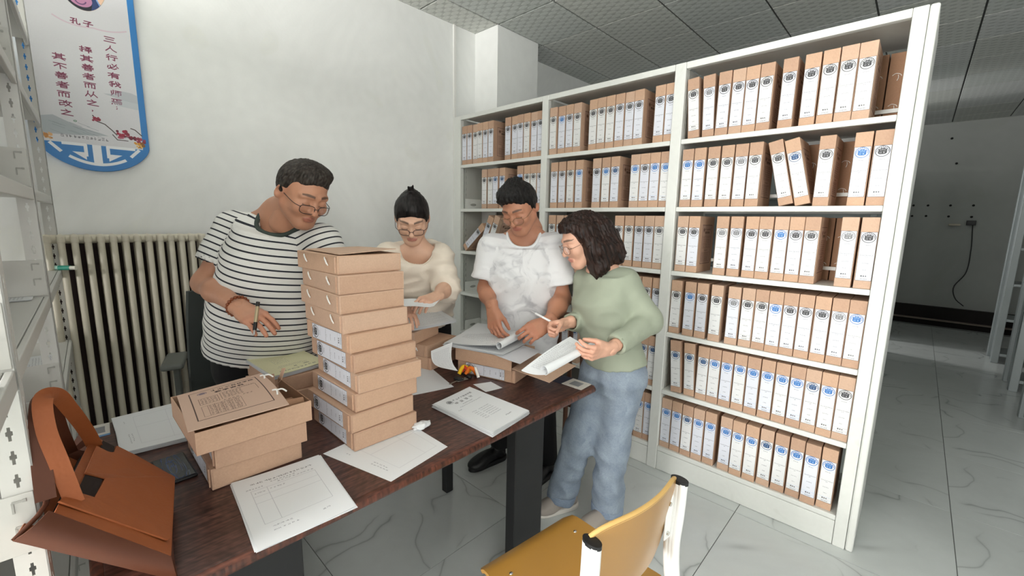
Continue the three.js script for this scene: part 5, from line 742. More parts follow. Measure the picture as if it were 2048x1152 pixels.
function glasses(o, M, opt) {
  const m = std({ color: opt.color, metalness: opt.metal ?? 0, roughness: 0.35 }), lens = phys({ transmission: 1, thickness: 0, roughness: 0.02, color: 0xfdfdfd }), y = opt.y ?? -0.008, z = opt.z ?? 0.1, a = opt.a ?? 0.0235, b = opt.b ?? 0.019, list = [];
  const put = (name, g, mat, parent) => part(name, under(o, g.applyMatrix4(M)), mat, parent), rim = (s) => { const pts = []; for (let i = 0; i < 28; i++) { const t = i / 28 * 6.2832, c = Math.cos(t), q = Math.sin(t), e = opt.square ? 0.6 : 0.9; pts.push(V(s * 0.033 + a * Math.sign(c) * Math.pow(Math.abs(c), e), y + b * Math.sign(q) * Math.pow(Math.abs(q), e), z - 0.012 * Math.pow(Math.abs(s * 0.033 + a * c) / 0.056, 2))); } return pts; };
  for (const s of [-1, 1]) list.push(tube(rim(s), opt.r ?? 0.0013, 40, 6, true), tube([V(s * 0.056, y + 0.006, z - 0.012), V(s * 0.072, y + 0.008, z - 0.03), V(s * 0.079, y + 0.012, 0.02), V(s * 0.0815, y + 0.016, -0.012)], opt.r ?? 0.0013, 16, 6));
  list.push(tube([V(-0.0105, y + 0.004, z - 0.001), V(0, y + 0.007, z + 0.003), V(0.0105, y + 0.004, z - 0.001)], opt.r ?? 0.0013, 10, 6));
  const gl = put('glasses', merged(list), m, o);
  for (const s of [-1, 1]) { const r = rim(s), sh = new THREE.Shape(r.map((p) => new THREE.Vector2(p.x, p.y))), g = new THREE.ExtrudeGeometry(sh, { depth: 0.0012, bevelEnabled: false }); g.translate(0, 0, z - 0.006); put('lens', g, lens, gl); }
}
function shoeGeo(heel, toe, w = 0.045, h = 0.085) {  // heel and toe on the floor
  const d = toe.clone().sub(heel), L = d.length(), dir = d.normalize(), sd = V(dir.z, 0, -dir.x), M = new THREE.Matrix4().makeBasis(sd, V(0, 1, 0), dir).setPosition(heel), U = union([[ellip(0, 0.035, L * 0.78, w * 0.98, 0.034, L * 0.24), 0.03], [ellip(0, 0.05, L * 0.5, w * 0.82, 0.042, L * 0.3), 0.04], [cone(P3(0, 0.045, L * 0.16), P3(0, h + 0.02, L * 0.2), w * 0.84, w * 0.78), 0.03]]);
  const up = surfaceNets((x, y, z) => smax(U(x, y, z), 0.016 - y, 0.004), P3(-0.08, -0.01, -0.06), P3(0.08, 0.16, L + 0.06), 0.005), sole = surfaceNets((x, y, z) => { const q = Math.max(0, -(z - 0.055)), t = Math.max(0, z - L * 0.72), k = Math.hypot(x / (w * (0.98 + 0.12 * Math.sin(z / L * 3.14 + 2.2))), Math.max(q / 0.058, t / (L * 0.29))) - 1; return smax(k * 0.04, Math.abs(y - 0.0145) - 0.0145, 0.006); }, P3(-0.08, -0.02, -0.06), P3(0.08, 0.06, L + 0.06), 0.005);
  up.applyMatrix4(M); sole.applyMatrix4(M); return [up, sole];
}
const rightOf = (b) => b.r;

// ---- a figure: joints in world space, found by sight line and depth
function figure(o) {
  const t = thing('person', o.label, 'person', [o.base[0], 0, o.base[1]], 0); t.updateMatrixWorld(true);
  const tb = basis(o.torso[1][0], o.yaw), put = (name, g, m, parent = t) => part(name, under(t, g), m, parent), HM = headMatrix(...o.head), inHead = (x, y, z) => V(x, y, z).applyMatrix4(HM);
  const S = o.torso.map(([p, a, b]) => ({ p, a, b })), F = loft(S, tb.side, tb.fwd), sp = F.up;
  // ------- skin: neck, chest, arms in one field; head and hands on finer grids, merged into one body
  const arms = o.arms, body = [[cone(o.neck, inHead(0, -0.06, -0.03), o.neckR ?? 0.058, (o.neckR ?? 0.058) * 0.93), 0.03], [loft(S.slice(-2).map((s, i) => ({ p: s.p.clone().addScaledVector(sp, -0.035), a: s.a * 0.72, b: s.b * 0.72 })), tb.side, tb.fwd), 0.04], [cone(S[0].p.clone().addScaledVector(sp, 0.05), S[1].p, 0.09, 0.1), 0.05], [cone(S[1].p, S[2].p, 0.1, 0.085), 0.05], [cone(o.neck.clone().addScaledVector(sp, -0.03), S[2].p, 0.055, 0.08), 0.05]];
  for (const a of arms) body.push([cone(a.sh, a.el, (a.r ?? 0.046) * 0.95, a.r ? a.r * 0.82 : 0.039), 0.03], [cone(a.el, a.el.clone().lerp(a.wr, 0.35), a.r ? a.r * 0.85 : 0.04, a.r ? a.r * 0.88 : 0.041), 0.03], [cone(a.el.clone().lerp(a.wr, 0.35), a.wr, a.r ? a.r * 0.86 : 0.04, 0.0265), 0.03], [cone(o.neck, a.sh, 0.045, 0.04), 0.04]);
  const skin = new THREE.Color(o.skin), bf = union(body), bg = surfaceNets(bf, ...boundsOf(body), 0.009); paint(bg, (x, y, z, c) => c.copy(skin).multiplyScalar(1 + 0.09 * fbm(x * 30, y * 30, z * 30, 3)));
  const hg = headGeo({ skin: o.skin, ...o.face }); hg.applyMatrix4(HM); const parts = [bg, hg];
  for (const a of arms) if (a.hand) parts.push(handGeo({ wrist: a.wr.clone().addScaledVector(a.hand.dir.clone().normalize(), 0.018), skin: o.skin, ...a.hand }));
  put('body', fromParts(parts), skinMat());
  // ------- shirt
  const gar = o.shirt, ease = gar.ease ?? 0.012, big = loft(S.map((s) => ({ p: s.p, a: s.a + ease, b: s.b + ease })), tb.side, tb.fwd), items = [[big, 0.05]], regs = [[big, S[0].p, sp, tb.side, 0]];
  const sleeve = (fn, e, d, rIn) => { const c = cone(e.clone().addScaledVector(d, -0.03), e.clone().addScaledVector(d, 0.03), rIn - 0.002, rIn), f = (x, y, z) => { let v = fn(x, y, z); const h = (x - e.x) * d.x + (y - e.y) * d.y + (z - e.z) * d.z; if (h > -0.06) { v -= wr(x, y, z) * 0.6; v = smax(v, h, 0.006); const q = c(x, y, z); if (q < 0.03) v = smax(v, -q, 0.004); } return v; }; f.c = fn.c; f.R = fn.R; return f; };
  const wr = gar.wrinkle ?? (() => 0);
  for (const a of arms) { const A = a.sh, up = a.el.clone().sub(a.sh), L = up.length(), d = up.clone().normalize(), k = gar.sleeve; // k up to 1: part of the upper arm covered; above 1: forearm too
    const shR = gar.shR ?? 0.074, endR = gar.endR ?? 0.068; items.push([cone(o.neck.clone().addScaledVector(sp, -0.045), A, 0.058, shR * 0.82), 0.05]);
    if (k <= 1) { const e = A.clone().addScaledVector(d, L * k), c = cone(A, e, shR, endR); items.push([sleeve(c, e, d, endR - 0.008), gar.k ?? 0.03]); regs.push([c, A, d, tb.fwd, -0.004]); }
    else { const e = a.el.clone().lerp(a.wr, k - 1), c1 = cone(A, a.el, shR, gar.elR ?? endR), c2 = cone(a.el, e, gar.elR ?? endR, gar.cuffR ?? endR), d2 = a.wr.clone().sub(a.el).normalize(); items.push([c1, gar.k ?? 0.03], [sleeve(c2, e, d2, (gar.cuffR ?? endR) - 0.007), 0.025]); regs.push([c1, A, d, tb.fwd, -0.004], [c2, a.el, d2, tb.fwd, -0.004]); } }
  for (const [p, q, ra, rb] of gar.extra ?? []) items.push([cone(p, q, ra, rb), 0.05]);
  const U = union(items), nk = gar.neck; // neck: [centre, direction, radius, half length]
  const ncone = cone(nk[0].clone().addScaledVector(nk[1], -nk[3]), nk[0].clone().addScaledVector(nk[1], nk[3]), nk[2] * (nk[4] ?? 1), nk[2]);
  const sf = (x, y, z) => { let d = U(x, y, z); if (Math.abs(d) > 0.06) return d; d -= wr(x, y, z); const nv = ncone(x, y, z); if (nv < 0.04) d = smax(d, -nv, 0.006); return d; };
  let sg = surfaceNets(sf, ...boundsOf(items), gar.cell ?? 0.0075); sg = garmentUV(sg, regs);
  // keep the smooth normals across the split uv
  { const w = mergeVertices((() => { const c = sg.clone(); c.deleteAttribute('uv'); c.deleteAttribute('normal'); return c; })(), 1e-6); w.computeVertexNormals(); const key = (p, i) => `${p.getX(i).toFixed(5)},${p.getY(i).toFixed(5)},${p.getZ(i).toFixed(5)}`, mp = new Map(), wp = w.attributes.position, wn = w.attributes.normal; for (let i = 0; i < wp.count; i++) mp.set(key(wp, i), i); const p = sg.attributes.position, n = sg.attributes.normal; for (let i = 0; i < p.count; i++) { const j = mp.get(key(p, i)); if (j !== undefined) n.setXYZ(i, wn.getX(j), wn.getY(j), wn.getZ(j)); } }
  const shirt = put(gar.name, sg, gar.mat);
  if (gar.collar) { const e1 = nk[1].clone().cross(V(0.3, 0.1, 1)).normalize(), e2 = nk[1].clone().cross(e1), pts = []; for (let i = 0; i < 40; i++) { const a = i / 40 * 6.2832, r = nk[2] + 0.002; let best = null, bv = 9; const q = nk[0].clone().addScaledVector(e1, Math.cos(a) * r).addScaledVector(e2, Math.sin(a) * r); for (let s = -0.16; s < 0.16; s += 0.004) { const z = q.clone().addScaledVector(nk[1], s), v = Math.abs(U(z.x, z.y, z.z)); if (v < bv - 1e-4) { bv = v; best = z; } } pts.push(best.addScaledVector(nk[1], 0.001)); } for (let pass = 0; pass < 3; pass++) pts.forEach((p, i) => p.lerp(pts[(i + 1) % 40].clone().add(pts[(i + 39) % 40]).multiplyScalar(0.5), 0.5)); put('collar', tube(pts, gar.collar.r, 80, 8, true), gar.collar.mat, shirt); }
  // ------- trousers
  const tr = o.trousers, ti = [[loft(tr.hips.map(([p, a, b]) => ({ p, a, b })), tb.side, tb.fwd), 0.04]]; for (const [h, k, an, r0, r1, r2] of tr.legs) ti.push([cone(h, k, r0, r1), 0.05], [cone(k, an, r1, r2), 0.05]);
  const TU = union(ti), tw = tr.wrinkle ?? (() => 0), lows = tr.legs.map((l) => l[2]), tf = (x, y, z) => { let d = TU(x, y, z); if (Math.abs(d) > 0.06) return d; d -= tw(x, y, z); for (const a of lows) if (Math.hypot(x - a.x, z - a.z) < 0.15) d = smax(d, a.y - y, 0.006); return d; };
  const tg = surfaceNets(tf, ...boundsOf(ti), tr.cell ?? 0.012); const trou = put(tr.name, metricUV(tg.toNonIndexed(), 1), tr.mat); smoothNormals(trou.geometry);
  for (const c of tr.cuffs ?? []) put('cuff', c, tr.cuffMat ?? tr.mat, trou);
  for (const [a, b, w] of o.shoes) { const [u, s] = shoeGeo(a, b, w); const sh = put('shoe', u, o.shoeMat); put('sole', s, o.soleMat ?? o.shoeMat, sh); }
  return { t, put, HM, inHead, tb, shirt, trou, bf };
}
function smoothNormals(g) { const c = g.clone(); c.deleteAttribute('uv'); c.deleteAttribute('normal'); const w = mergeVertices(c, 1e-6); w.computeVertexNormals(); const key = (p, i) => `${p.getX(i).toFixed(5)},${p.getY(i).toFixed(5)},${p.getZ(i).toFixed(5)}`, mp = new Map(), wp = w.attributes.position, wn = w.attributes.normal; for (let i = 0; i < wp.count; i++) mp.set(key(wp, i), i); const p = g.attributes.position, n = g.attributes.normal; for (let i = 0; i < p.count; i++) { const j = mp.get(key(p, i)); if (j !== undefined) n.setXYZ(i, wn.getX(j), wn.getY(j), wn.getZ(j)); } return g; }
// hair: f in head space, meshed and streaked
function hair(fig, items, cut, o = {}) {
  if (o.cap) { const [w, th, ramp] = o.cap, e = ellip(0, 0.03, -0.014, 0.0765 * w, 0.087, 0.0945), c = (x, y, z) => e(x, y, z) - mixn(0.0006, th, sstep(-0.002, ramp, -cut(x, y, z))); c.c = e.c; c.R = e.R + th; items = [[c, 0.012], ...items]; }
  const U = union(items), amp = o.amp ?? 0.003, F = o.freq ?? [70, 14, 70];
  const f = (x, y, z) => { let d = U(x, y, z); if (Math.abs(d) > 0.05) return d; const tw = o.twist ? Math.sin(y * 62 + x * 14 + z * 18) * o.twist : 0; d -= amp * (noise(x * F[0] + tw, y * F[1], z * F[2] + tw) + 0.7 * noise(x * F[0] * 2.2, y * F[1] * 1.6, z * F[2] * 2.2 + 4)); return cut ? smax(d, cut(x, y, z), o.edge ?? 0.018) : d; };
  const g = surfaceNets(f, ...boundsOf(items, 0.012), o.cell ?? 0.003), a = new THREE.Color(o.color ?? '#15120f'), b = new THREE.Color(o.light ?? '#2e2722'), grey = new THREE.Color('#77726c');
  paint(g, (x, y, z, c) => { c.copy(a).lerp(b, clamp(0.5 + 1.1 * noise(x * F[0] * 1.6, y * F[1], z * F[2] * 1.6))); if (o.grey) c.lerp(grey, o.grey * clamp(noise(x * 160, y * 60, z * 160) * 1.6 + 0.1)); });
  g.applyMatrix4(fig.HM); return fig.put('hair', g, phys({ vertexColors: true, roughness: o.rough ?? 0.5, specularIntensity: 0.45 }));
}
const cottonBump = dataTex(128, 128, (u, v) => { const n = 128 + Math.sin(u * 400) * 40 + Math.sin(v * 400) * 40 + tnoise(u, v, 60, 3) * 30; return [n, n, n]; }, false);
const dark = std({ color: 0x0d0d10, roughness: 0.8 });
const penAt = (label, a, b, r, col, tip) => { const o = thing('pen', label, 'pen', a), d = b.clone().sub(a), w = (u, v, rr, c, n, m = 0) => part(n, under(o, rod(a.clone().addScaledVector(d, u), a.clone().addScaledVector(d, v), rr, 14)), std({ color: c, roughness: 0.35, metalness: m }), o); w(0, 0.14, r * 1.03, tip, 'pen_cap'); w(0.14, 0.62, r, col, 'barrel', col === 0xb9a98a ? 0.6 : 0); w(0.62, 0.86, r * 1.02, tip === 0xf4f4f4 ? 0xdadada : 0x121212, 'grip'); w(0.86, 1, r * 0.55, 0xb0b0b0, 'nib', 0.8); return o; };

// ================================ the man in stripes
{
  const stripes = (() => { const [c, g] = canvas(64, 256, '#e2e1dc'); g.fillStyle = '#23262f'; g.fillRect(0, 100, 64, 60); const t = texOf(c); t.repeat.set(8, 1 / 0.0262); return t; })();
  const R = (p) => basis(p, 0), wr = at(481, 616, 1.57), b = R(wr);
  const fig = figure({
    label: 'man in a striped T-shirt and glasses bending beside the tall stack, pen in hand', base: [-2.2, 1.85], yaw: 0.18, skin: '#bd896d',
    head: [at(607, 388, 1.68), 0.52, 0.5, -0.1, 1.02], face: { wide: 1.06, lip: '#9c4f45', brow: '#2c211b', stubble: true }, neck: at(562, 425, 1.79), neckR: 0.066,
    torso: [[at(528, 694, 1.95), 0.215, 0.16], [at(542, 612, 1.88), 0.222, 0.19], [at(553, 525, 1.83), 0.192, 0.135], [at(559, 462, 1.8), 0.155, 0.088]],
    arms: [{ sh: at(470, 458, 1.83), el: at(408, 566, 1.78), wr, r: 0.05, hand: { right: true, dir: at(530, 648, 1.5).sub(wr), palm: b.t.clone().multiplyScalar(-0.75).add(V(0, -0.7, 0)), curl: [0.42, 0.36, 0.34, 0.34], thumb: [0.35, 0.8, 0.75], thumbBend: 0.2, scale: 1.02 } },
      { sh: at(643, 484, 1.8), el: at(690, 590, 1.8), wr: at(700, 660, 1.66), r: 0.05, hand: { right: false, dir: V(0.2, -0.3, -0.2), palm: V(0, -1, 0), curl: [0.3, 0.3, 0.3, 0.3] } }],
    shirt: { name: 't_shirt', mat: std({ map: stripes, roughness: 0.85 }), sleeve: 0.68, shR: 0.08, endR: 0.076, k: 0.022, ease: 0.012, cell: 0.0075, wrinkle: (x, y, z) => 0.004 * noise(x * 6, y * 14, z * 6) + 0.006 * (1 - 2 * Math.abs(noise(x * 3 + 2, y * 9 + x * 6, z * 3))) * sstep(1.35, 1.0, y), neck: [at(572, 425, 1.75), at(590, 395, 1.7).sub(at(562, 455, 1.78)).normalize(), 0.082, 0.07, 0.9], collar: { r: 0.0095, mat: std({ color: 0x36403a, roughness: 0.8 }) } },
    trousers: { name: 'trousers', mat: dark, hips: [[at(522, 775, 2.08), 0.15, 0.12], [at(524, 730, 2.03), 0.2, 0.155], [at(526, 680, 1.97), 0.2, 0.15]], legs: [[at(490, 770, 2.1), V(-2.3, 0.5, 1.93), V(-2.36, 0.09, 1.95), 0.1, 0.075, 0.065], [at(560, 770, 2.05), V(-2.2, 0.5, 1.68), V(-2.26, 0.09, 1.66), 0.1, 0.075, 0.065]] },
    shoes: [[V(-2.42, 0, 1.95), V(-2.13, 0, 1.92)], [V(-2.32, 0, 1.66), V(-2.03, 0, 1.64)]], shoeMat: black,
  });
  hair(fig, [[ellip(0.015, 0.1, 0.02, 0.055, 0.024, 0.05), 0.04]], (x, y, z) => -(0.72 * y - 0.69 * z - 0.002 + 0.016 * sstep(0.045, 0.07, Math.abs(x)) * sstep(-0.02, 0.02, z) * -1 + 0.03 * sstep(0.055, 0.075, Math.abs(x)) * sstep(0.03, 0.0, z) + 0.004 * noise(x * 70, y * 24, z * 70)), { color: '#1a1613', light: '#38302a', grey: 0.22, amp: 0.002, cap: [1.06, 0.0115, 0.045], edge: 0.004, rough: 0.62, freq: [130, 60, 110] });
  glasses(fig.t, fig.HM, { color: 0x231f1e, square: true, y: -0.018, z: 0.105, a: 0.026, b: 0.017, r: 0.0013 });
  { const beads = []; const c = wr.clone().lerp(at(408, 566, 1.78), 0.06), ax = wr.clone().sub(at(408, 566, 1.78)).normalize(), e1 = ax.clone().cross(V(0, 1, 0)).normalize(), e2 = ax.clone().cross(e1); for (let i = 0; i < 19; i++) { const a = i / 19 * 6.2832, g = new THREE.SphereGeometry(0.0066, 12, 9), p = c.clone().addScaledVector(e1, Math.cos(a) * 0.0365).addScaledVector(e2, Math.sin(a) * 0.0365); g.translate(p.x, p.y, p.z); beads.push(g); } const br = thing('bead_bracelet', 'brown wooden bead bracelet on the wrist of the man in stripes', 'bracelet', c); const bm = std({ color: 0x7d3f1c, roughness: 0.35 }); for (const g of beads) part('bead', under(br, g), bm, br); }
  penAt('gold and black pen held by the man in stripes', at(516, 604, 1.5), at(508, 670, 1.47), 0.0062, 0xb9a98a, 0x1a1a1a);
}
// ================================ the woman in cream
{
  const wl = at(874, 592, 2.08), b = basis(wl, 0);
  const fig = figure({
    label: 'woman in a cream blouse with black hair tied up, behind the tall stack', base: [-2.15, 0.97], yaw: -0.05, skin: '#d8ad93',
    head: [at(824, 436, 2.2), -0.05, 0.6, 0.0, 1.06], face: { wide: 0.95, lip: '#a84f50', brow: '#3a2c26' }, neck: at(836, 500, 2.3), neckR: 0.051,
    torso: [[at(846, 618, 2.62), 0.175, 0.125], [at(842, 582, 2.53), 0.168, 0.12], [at(836, 540, 2.4), 0.175, 0.118], [at(832, 504, 2.31), 0.15, 0.082]],
    arms: [{ sh: at(775, 512, 2.3), el: at(762, 598, 2.22), wr: at(806, 612, 2.05), r: 0.042, hand: { right: true, dir: V(0.3, -0.1, 0.1), palm: V(0, -1, 0), scale: 0.88 } },
      { sh: at(880, 514, 2.31), el: at(893, 576, 2.25), wr: wl, r: 0.042, hand: { right: false, dir: at(850, 602, 2.0).sub(wl), palm: V(0, -0.8, 0).addScaledVector(b.t, -0.5), curl: [0.5, 0.5, 0.5, 0.5], thumb: [0.3, 0.75, 0.6], scale: 0.9 } }],
    shirt: { name: 'blouse', mat: phys({ color: 0xe4d8c8, roughness: 0.55, sheen: 0.4, sheenRoughness: 0.5, sheenColor: new THREE.Color('#fff4e6') }), sleeve: 1.12, shR: 0.07, endR: 0.066, elR: 0.066, cuffR: 0.06, ease: 0.016, cell: 0.0075, wrinkle: (x, y, z) => 0.0095 * (1 - 2.2 * Math.abs(noise(x * 5 + y * 9, y * 16 - x * 5, z * 5))) * sstep(1.45, 1.3, y), neck: [at(834, 487, 2.25), at(828, 460, 2.18).sub(at(836, 505, 2.28)).normalize(), 0.096, 0.055, 0.9], collar: { r: 0.0035, mat: std({ color: 0xe0d4c4, roughness: 0.6 }) } },
    trousers: { name: 'trousers', mat: dark, hips: [[at(848, 716, 2.68), 0.165, 0.13], [at(847, 660, 2.66), 0.172, 0.13], [at(846, 608, 2.6), 0.158, 0.115]], legs: [[at(826, 720, 2.7), V(-2.28, 0.46, 1.02), V(-2.32, 0.09, 1.04), 0.09, 0.068, 0.06], [at(870, 720, 2.66), V(-2.12, 0.46, 0.86), V(-2.16, 0.09, 0.86), 0.09, 0.068, 0.06]] },
    shoes: [[V(-2.38, 0, 1.05), V(-2.14, 0, 1.03)], [V(-2.22, 0, 0.87), V(-1.98, 0, 0.87)]], shoeMat: black,
  });
  hair(fig, [[ellip(0, 0.095, -0.055, 0.034, 0.03, 0.034), 0.02], [cone(P3(0, 0.11, -0.05), P3(0.01, 0.158, -0.035), 0.015, 0.004), 0.012], [cone(P3(0, 0.115, -0.05), P3(-0.012, 0.15, -0.035), 0.012, 0.005), 0.014]], (x, y, z) => -(0.74 * y - 0.67 * z + 0.012 - 0.12 * Math.max(0, 0.03 - Math.abs(x)) + 0.05 * sstep(0.06, 0.078, Math.abs(x)) + 0.002 * noise(x * 60, y * 20, z * 60)), { color: '#0c0a0a', light: '#231e1d', amp: 0.0018, rough: 0.42, freq: [90, 30, 30], cap: [0.98, 0.0085, 0.03], edge: 0.004 });
  glasses(fig.t, fig.HM, { color: 0x3a2226, square: true, y: -0.016, z: 0.103, a: 0.0245, b: 0.0155, r: 0.0013 });
}
// ================================ the man in the white T-shirt
{
  const marble = dataTex(768, 768, (u, v) => { const x = u * 8, y = v * 8, w = fbm(x * 0.7, y * 0.7, 3, 3) * 2.2, n = fbm(x + w, y * 1.2 - w, 7, 5), r = 1 - Math.abs(fbm(x * 1.3 + w * 1.6, y * 1.3 + w, 15, 4)) * 5; const k = sstep(0.0, 0.28, n) * 20 + sstep(0.4, 1, r) * 18 * sstep(-0.1, 0.2, n); return [228 - k, 228 - k, 230 - k * 0.95]; });
  const m = marble.clone(); m.offset.set(0.5, 0.25); m.needsUpdate = true;
  const wr = at(984, 614, 2.07), wl = at(1098, 643, 1.99), br = basis(wr, 0), bl = basis(wl, 0);
  const fig = figure({
    label: 'man in a white marbled T-shirt and thin glasses leafing through papers', base: [-1.6, 0.62], yaw: -0.08, skin: '#b67f64',
    head: [at(1038, 416, 2.08), -0.44, 0.58, 0.1, 1.0], face: { wide: 1.02, lip: '#9a4d47', brow: '#241b17' }, neck: at(1052, 462, 2.2), neckR: 0.062,
    torso: [[at(1046, 684, 2.37), 0.165, 0.125], [at(1047, 620, 2.3), 0.163, 0.12], [at(1047, 540, 2.22), 0.172, 0.118], [at(1048, 490, 2.19), 0.15, 0.082]],
    arms: [{ sh: at(984, 496, 2.21), el: at(971, 578, 2.24), wr, r: 0.046, hand: { right: true, dir: at(990, 660, 2.02).sub(wr), palm: br.t.clone().multiplyScalar(-0.8).addScaledVector(br.r, 0.6), curl: [0.45, 0.5, 0.55, 0.6], thumb: [0.25, 0.85, 0.7], scale: 1.0 } },
      { sh: at(1110, 494, 2.17), el: at(1124, 598, 2.17), wr: wl, r: 0.05, hand: { right: false, dir: at(1064, 664, 1.95).sub(wl), palm: bl.t.clone().multiplyScalar(-0.9).add(V(0, -0.35, 0)), curl: [0.55, 0.6, 0.62, 0.65], thumb: [0.3, 0.9, 0.4], scale: 1.04 } }],
    shirt: { name: 't_shirt', mat: std({ map: m, roughness: 0.88, bumpMap: cottonBump, bumpScale: 0.0003 }), sleeve: 0.72, shR: 0.076, endR: 0.075, ease: 0.022, k: 0.022, cell: 0.0075, wrinkle: (x, y, z) => 0.011 * (1 - 2 * Math.abs(noise(x * 5 + y * 5 + 1, y * 8 - x * 5, z * 5))) * sstep(1.42, 1.1, y) + 0.003 * noise(x * 12, y * 16, z * 12), neck: [at(1047, 466, 2.16), at(1042, 440, 2.1).sub(at(1050, 485, 2.19)).normalize(), 0.083, 0.06, 0.92], collar: { r: 0.0085, mat: std({ color: 0xe2e3e5, roughness: 0.85 }) } },
    trousers: { name: 'trousers', mat: dark, hips: [[at(1046, 745, 2.46), 0.155, 0.125], [at(1046, 705, 2.42), 0.16, 0.125], [at(1046, 672, 2.37), 0.15, 0.115]], legs: [[at(1018, 745, 2.48), V(-1.71, 0.48, 0.62), V(-1.775, 0.08, 0.6), 0.088, 0.066, 0.058], [at(1074, 745, 2.44), V(-1.46, 0.48, 0.56), V(-1.45, 0.08, 0.52), 0.088, 0.066, 0.06]] },
    shoes: [[V(-1.77, 0, 0.56), V(-1.79, 0, 0.84), 0.05], [V(-1.46, 0, 0.47), V(-1.42, 0, 0.75), 0.05]], shoeMat: black,
  });
  hair(fig, [[ellip(-0.01, 0.1, 0.03, 0.062, 0.03, 0.052), 0.03], [cone(P3(0.025, 0.11, 0.0), P3(0.045, 0.138, -0.03), 0.024, 0.006), 0.03], [cone(P3(-0.01, 0.118, 0.01), P3(-0.012, 0.143, -0.015), 0.026, 0.008), 0.03], [cone(P3(0.01, 0.115, -0.01), P3(0.018, 0.146, -0.03), 0.022, 0.006), 0.03], [ellip(-0.02, 0.078, 0.07, 0.045, 0.018, 0.02), 0.02]], (x, y, z) => -(0.68 * y - 0.73 * z + 0.008 - 0.014 * sstep(0.05, 0.075, Math.abs(x)) * sstep(-0.01, 0.03, z) + 0.03 * sstep(0.055, 0.075, Math.abs(x)) * sstep(0.03, 0.0, z) + 0.005 * noise(x * 80, y * 24, z * 80)), { color: '#0b0a0a', light: '#1f1c1b', amp: 0.0034, rough: 0.5, cap: [1.02, 0.013, 0.04], edge: 0.004, freq: [110, 36, 60] });
  glasses(fig.t, fig.HM, { color: 0x8a6a4c, metal: 0.5, y: -0.016, z: 0.106, a: 0.025, b: 0.0195, r: 0.0013 });
}
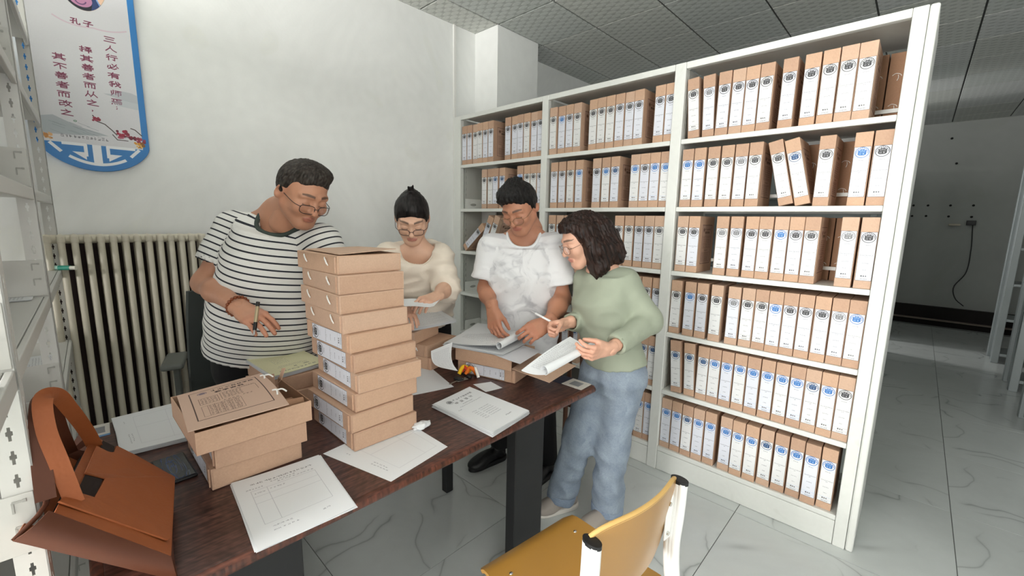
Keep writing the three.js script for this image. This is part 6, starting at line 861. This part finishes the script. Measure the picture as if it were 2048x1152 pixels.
// ================================ the woman in green
{
  const denim = dataTex(512, 512, (u, v) => { const t = Math.sin((u * 180 + v * 180) * 6.2832) * 5, n = tnoise(u, v, 7, 3) * 15 + tnoise(u, v, 120, 7) * 11 + tnoise(u, v, 40, 2) * 6; return [136 + n + t, 148 + n + t, 162 + n * 0.9 + t]; });
  const dm = std({ map: scaled(denim, 2.4, 2.4), roughness: 0.88, bumpMap: cottonBump, bumpScale: 0.0004 });
  const wl = at(1220, 698, 1.74), wr = at(1136, 645, 1.96), bl = basis(wl, 0), br = basis(wr, 0);
  const anL = V(-0.985, 0.085, 0.615), anR = V(-1.2, 0.09, 0.71), hipL = at(1252, 752, 2.04), hipR = at(1196, 750, 2.12), knL = at(1224, 890, 2.1), knR = at(1158, 870, 2.17);
  const cuff = (a, k, r) => { const d = a.clone().sub(k).normalize(), e = cone(a.clone().addScaledVector(d, -0.01), a.clone().addScaledVector(d, 0.022), r, r), f = (x, y, z) => { const h = (x - a.x) * d.x + (y - a.y) * d.y + (z - a.z) * d.z; return smax(smax(e(x, y, z) - 0.004 * noise(x * 20, y * 20, z * 20), Math.abs(h - 0.008) - 0.024, 0.008), -(cone(a, a.clone().addScaledVector(d, 0.06), r - 0.014, r - 0.01)(x, y, z)), 0.004); }; return smoothNormals(metricUV(surfaceNets(f, a.clone().addScalar(-0.13), a.clone().addScalar(0.13), 0.006).toNonIndexed(), 1)); };
  const fig = figure({
    label: 'woman in a sage green top and blue jeans, wavy dark hair, at the table corner', base: [-1.09, 0.66], yaw: -0.95, skin: '#dcab92',
    head: [at(1163, 480, 1.98), -1.12, 0.4, 0.0, 1.0], face: { wide: 0.95, lip: '#b0605c', brow: '#3a2a24' }, neck: at(1204, 536, 2.0), neckR: 0.047,
    torso: [[at(1229, 722, 2.06), 0.155, 0.115], [at(1216, 660, 2.03), 0.14, 0.105], [at(1206, 600, 2.0), 0.15, 0.12], [at(1212, 550, 2.0), 0.14, 0.075]],
    arms: [{ sh: at(1174, 560, 2.1), el: at(1172, 642, 2.14), wr, r: 0.036, hand: { right: true, dir: at(1098, 656, 1.92).sub(wr), palm: br.t.clone().multiplyScalar(0.8).add(V(0, -0.5, 0)), curl: [0.95, 1.1, 1.15, 1.2], thumb: [0.35, 0.85, 0.75], thumbBend: 0.3, scale: 0.92 } },
      { sh: at(1250, 566, 1.94), el: at(1300, 642, 1.9), wr: wl, r: 0.04, hand: { right: false, dir: at(1180, 708, 1.68).sub(wl), palm: bl.t.clone().multiplyScalar(-0.85).add(V(0, 0.3, 0)), curl: [0.5, 0.55, 0.6, 0.65], thumb: [0.3, 0.9, 0.45], scale: 0.95 } }],
    shirt: { name: 'knit_top', mat: std({ color: 0x9aa18f, roughness: 0.9, bumpMap: cottonBump, bumpScale: 0.0002 }), sleeve: 1.86, shR: 0.06, endR: 0.05, elR: 0.052, cuffR: 0.041, ease: 0.008, cell: 0.007, k: 0.04, wrinkle: (x, y, z) => 0.0045 * (1 - 2 * Math.abs(noise(x * 7 + y * 3, y * 15 - x * 3, z * 7))) * sstep(1.35, 1.1, y) + 0.002 * noise(x * 20, y * 24, z * 20), neck: [at(1190, 522, 1.98), at(1175, 500, 1.97).sub(at(1206, 545, 2.0)).normalize(), 0.06, 0.04, 0.9] },
    trousers: { name: 'jeans', mat: dm, cell: 0.009, hips: [[at(1223, 772, 2.09), 0.11, 0.1], [at(1226, 748, 2.08), 0.155, 0.12], [at(1229, 706, 2.05), 0.145, 0.108]], legs: [[hipL, knL, anL, 0.093, 0.075, 0.071], [hipR, knR, anR, 0.09, 0.072, 0.068]], wrinkle: (x, y, z) => 0.0095 * (1 - 2.2 * Math.abs(noise(x * 9, y * 12 + x * 6, z * 9))) * (sstep(0.5, 0.1, y) + 0.35) + 0.003 * noise(x * 18, y * 14, z * 18), cuffMat: std({ map: dm.map, color: 0xf4f8ff, roughness: 0.9 }), cuffs: [cuff(anL, knL, 0.081), cuff(anR, knR, 0.077)] },
    shoes: [[V(-0.95, 0, 0.555), V(-1.02, 0, 0.8), 0.045], [V(-1.165, 0, 0.62), V(-1.25, 0, 0.855), 0.045]], shoeMat: std({ color: 0x9d948c, roughness: 0.75 }), soleMat: std({ color: 0xd5d0c8, roughness: 0.6 }),
  });
  {
    const zip = std({ color: 0x6d7763, roughness: 0.8 }), q = (px, py, d) => at(px, py, d); part('pocket_seam', under(fig.t, tube([q(1226, 643, 1.9), q(1221, 660, 1.895), q(1217, 674, 1.895)], 0.0022, 16, 6)), zip, fig.shirt); }
  const inv = fig.HM.clone().invert(), Lp = (x, y, d) => at(x, y, d).applyMatrix4(inv);
  const wave = (x, y, z) => 0.5 * Math.sin(y * 95 + x * 30 + z * 50);
  hair(fig, [[ellip(0, 0.036, -0.018, 0.088, 0.096, 0.108), 0.03], [cone(P3(0.074, 0.05, 0.0), P3(0.086, -0.05, -0.005), 0.034, 0.04), 0.03], [cone(P3(0.086, -0.05, -0.005), P3(0.075, -0.155, 0.035), 0.044, 0.034), 0.03], [cone(P3(0.03, 0.02, -0.09), P3(0.05, -0.08, -0.075), 0.06, 0.06), 0.03], [cone(P3(0.05, -0.08, -0.075), P3(0.05, -0.165, -0.02), 0.06, 0.042), 0.03], [cone(P3(0.02, -0.04, -0.11), P3(0.02, -0.14, -0.135), 0.055, 0.032), 0.03], [cone(P3(-0.07, 0.04, -0.01), P3(-0.08, -0.1, 0.0), 0.034, 0.03), 0.03], [ellip(0, 0.092, 0.045, 0.05, 0.022, 0.032), 0.03], [cone(Lp(1212, 468, 2.0), Lp(1234, 508, 1.99), 0.045, 0.04), 0.03], [cone(Lp(1205, 500, 1.93), Lp(1204, 534, 1.92), 0.05, 0.034), 0.03], [cone(Lp(1230, 495, 1.96), Lp(1236, 516, 1.96), 0.038, 0.026), 0.02]],
    (x, y, z) => Math.max(Math.min(0.062 - y + 0.06 * Math.max(0, z - 0.07), z - 0.036 - 0.35 * Math.max(0, y) + 0.004 * wave(x, y, z)), -0.02), { color: '#140d0b', light: '#33221c', amp: 0.0065, rough: 0.42, freq: [62, 9, 62], twist: 0.55, cell: 0.0028, edge: 0.008 });
  glasses(fig.t, fig.HM, { color: 0x8f7060, metal: 0.5, y: -0.01, z: 0.105, a: 0.024, b: 0.0195, r: 0.0013 });
  penAt('white pen held by the woman in green', at(1124, 655, 1.9), at(1062, 622, 1.95), 0.005, 0xf2f2f2, 0xf4f4f4);
}

renderer.render(scene, camera);
